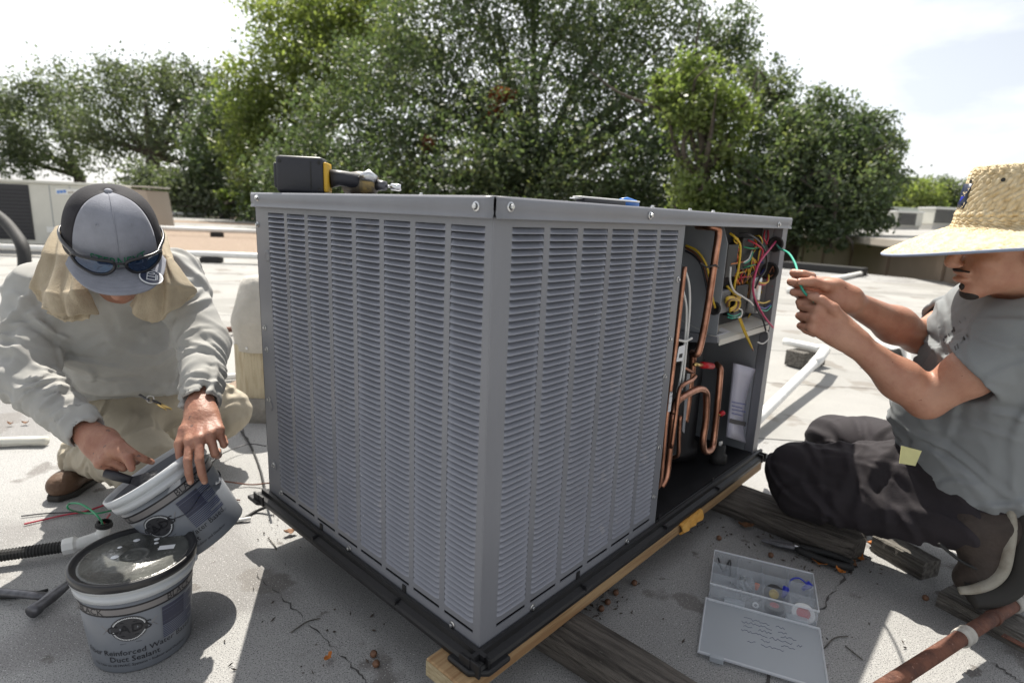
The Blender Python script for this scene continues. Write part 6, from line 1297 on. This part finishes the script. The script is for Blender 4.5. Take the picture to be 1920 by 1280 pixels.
# oaks on the left, further away, with limbs and sky showing through
tree('oak_tree', 'spreading grey green oak with a forked trunk behind the cap', (285, 22), [(210, 170, 22, 1.3), (270, 150, 22, 1.3), (330, 160, 22, 1.2), (375, 140, 22.4, .9), (230, 220, 21.6, 1.4), (310, 215, 21.6, 1.3), (380, 205, 21.6, 1.1), (180, 270, 21.5, 1.2), (260, 275, 22.4, 1.2), (350, 270, 21.4, 1.2), (420, 250, 21.6, 1.0), (400, 310, 21, 1.1), (350, 330, 21.4, .9), (160, 200, 22, 1.0), (430, 350, 20.6, .8)],
     34000, .135, OAKG, 'leaf_gloss', (285, 290, 22), .42, seed=14, limbs=[(210, 190, 22), (270, 160, 22), (340, 180, 22), (370, 150, 22), (180, 260, 22), (240, 240, 22), (400, 240, 22), (420, 300, 21.5)], spread=.20, fs=2.0, carve=-.12)
tree('oak_tree', 'spreading oak with low arching limbs at the far left', (150, 25), [(60, 200, 24, 1.6), (110, 165, 24.4, 1.3), (20, 240, 24, 1.5), (-60, 220, 24, 1.8), (80, 260, 23.6, 1.5), (150, 240, 23.6, 1.2), (10, 300, 23.6, 1.1), (130, 290, 24, 1.0), (-80, 300, 24, 1.4), (40, 310, 23.4, .8), (100, 175, 24, 1.0)],
     27000, .145, OAKG, 'leaf_gloss', (150, 330, 25), .40, seed=17, limbs=[(60, 300, 24.5), (20, 250, 24.5), (100, 210, 24.5), (150, 220, 24.5), (-40, 260, 24.5), (80, 280, 24)], spread=.20, fs=2.0, carve=-.12)
tree('oak_tree', 'dark slender oak between the grey green oak and the yellow green tree', (412, 19), [(420, 200, 19.4, .9), (450, 240, 19, .9), (400, 260, 19, .9), (440, 310, 18.6, .9), (410, 350, 18.4, .8), (460, 360, 18.2, .8), (380, 330, 18.6, .8), (470, 200, 19.4, .8)], 10000, .15, OAK, 'leaf_gloss', (415, 300, 19), .24, seed=20, spread=.24, fs=2.0)
tree('shrub_tree', 'low yellow green shrub with red dead leaves left of the impact driver', (465, 13.5), [(455, 360, 13.5, .34), (485, 350, 13.6, .34), (440, 372, 13.4, .28), (505, 365, 13.6, .35), (470, 385, 13.4, .35)], 5200, .11, LIME, 'leaf_soft', (468, 372, 13.5), .06, seed=23, dead=[(470, 322, 13.5, .16), (490, 318, 13.5, .18), (455, 330, 13.5, .14)], fs=2.6, group='shrubs behind the roof')
for k, (cl, lab) in enumerate([([(520, 380, 15, 1.0), (600, 400, 15, 1.0), (680, 400, 15, 1.0), (700, 340, 15.5, 1.0), (560, 300, 15.5, 1.0)], 'dark bushy tree low behind the impact driver'), ([(320, 355, 17.5, .8), (370, 372, 17.4, .7), (420, 385, 17.3, .6), (280, 350, 18, .8)], 'grey green shrub above the far roof edge behind the cap'), ([(1330, 400, 15, 1.2), (1430, 400, 15, 1.2), (1240, 400, 15, 1.2), (1100, 400, 15, 1.2), (960, 380, 15.5, 1.3)], 'dark bushy tree low behind the right half of the lid')]):
    tree('bushy_tree', lab, (cl[1][0], cl[1][2]), cl, 16000 if k != 1 else 9000, .13, OAK if k != 1 else OAKG, 'leaf_gloss', (cl[1][0], cl[1][1], cl[1][2]), .12, group='shrubs behind the roof', seed=30 + k, spread=.28, fs=(2.2, 2.1, 1.7)[k])
# distant trees at the right
for k, (px, py, r_, t, lab, cols) in enumerate([(1690, 352, 2.2, 60, 'hazy pale green distant tree just right of the drooping oak', OLIVE), (1732, 365, 2.2, 58, 'distant olive green tree above the far rooftop units', OLIVE), (1765, 352, 1.9, 66, 'distant dark round tree beside the straw hat', OAKG), (1800, 358, 2.4, 68, 'distant dark tree half hidden by the straw hat', OAKG), (1850, 365, 2.6, 66, 'distant tree hidden behind the hat crown', OAKG)]):
    tree('distant_tree', lab, (px, t), [(px - 10, py, t, r_ * .8), (px + 14, py + 6, t, r_ * .7), (px, py + 22, t, r_ * .9), (px - 20, py + 25, t, r_ * .7), (px + 18, py + 26, t, r_ * .7)], 5000, .34, cols, 'leaf_soft', (px, py + 20, t), .25, group='distant trees on the right', seed=50 + k, spread=.3, fs=1.0)
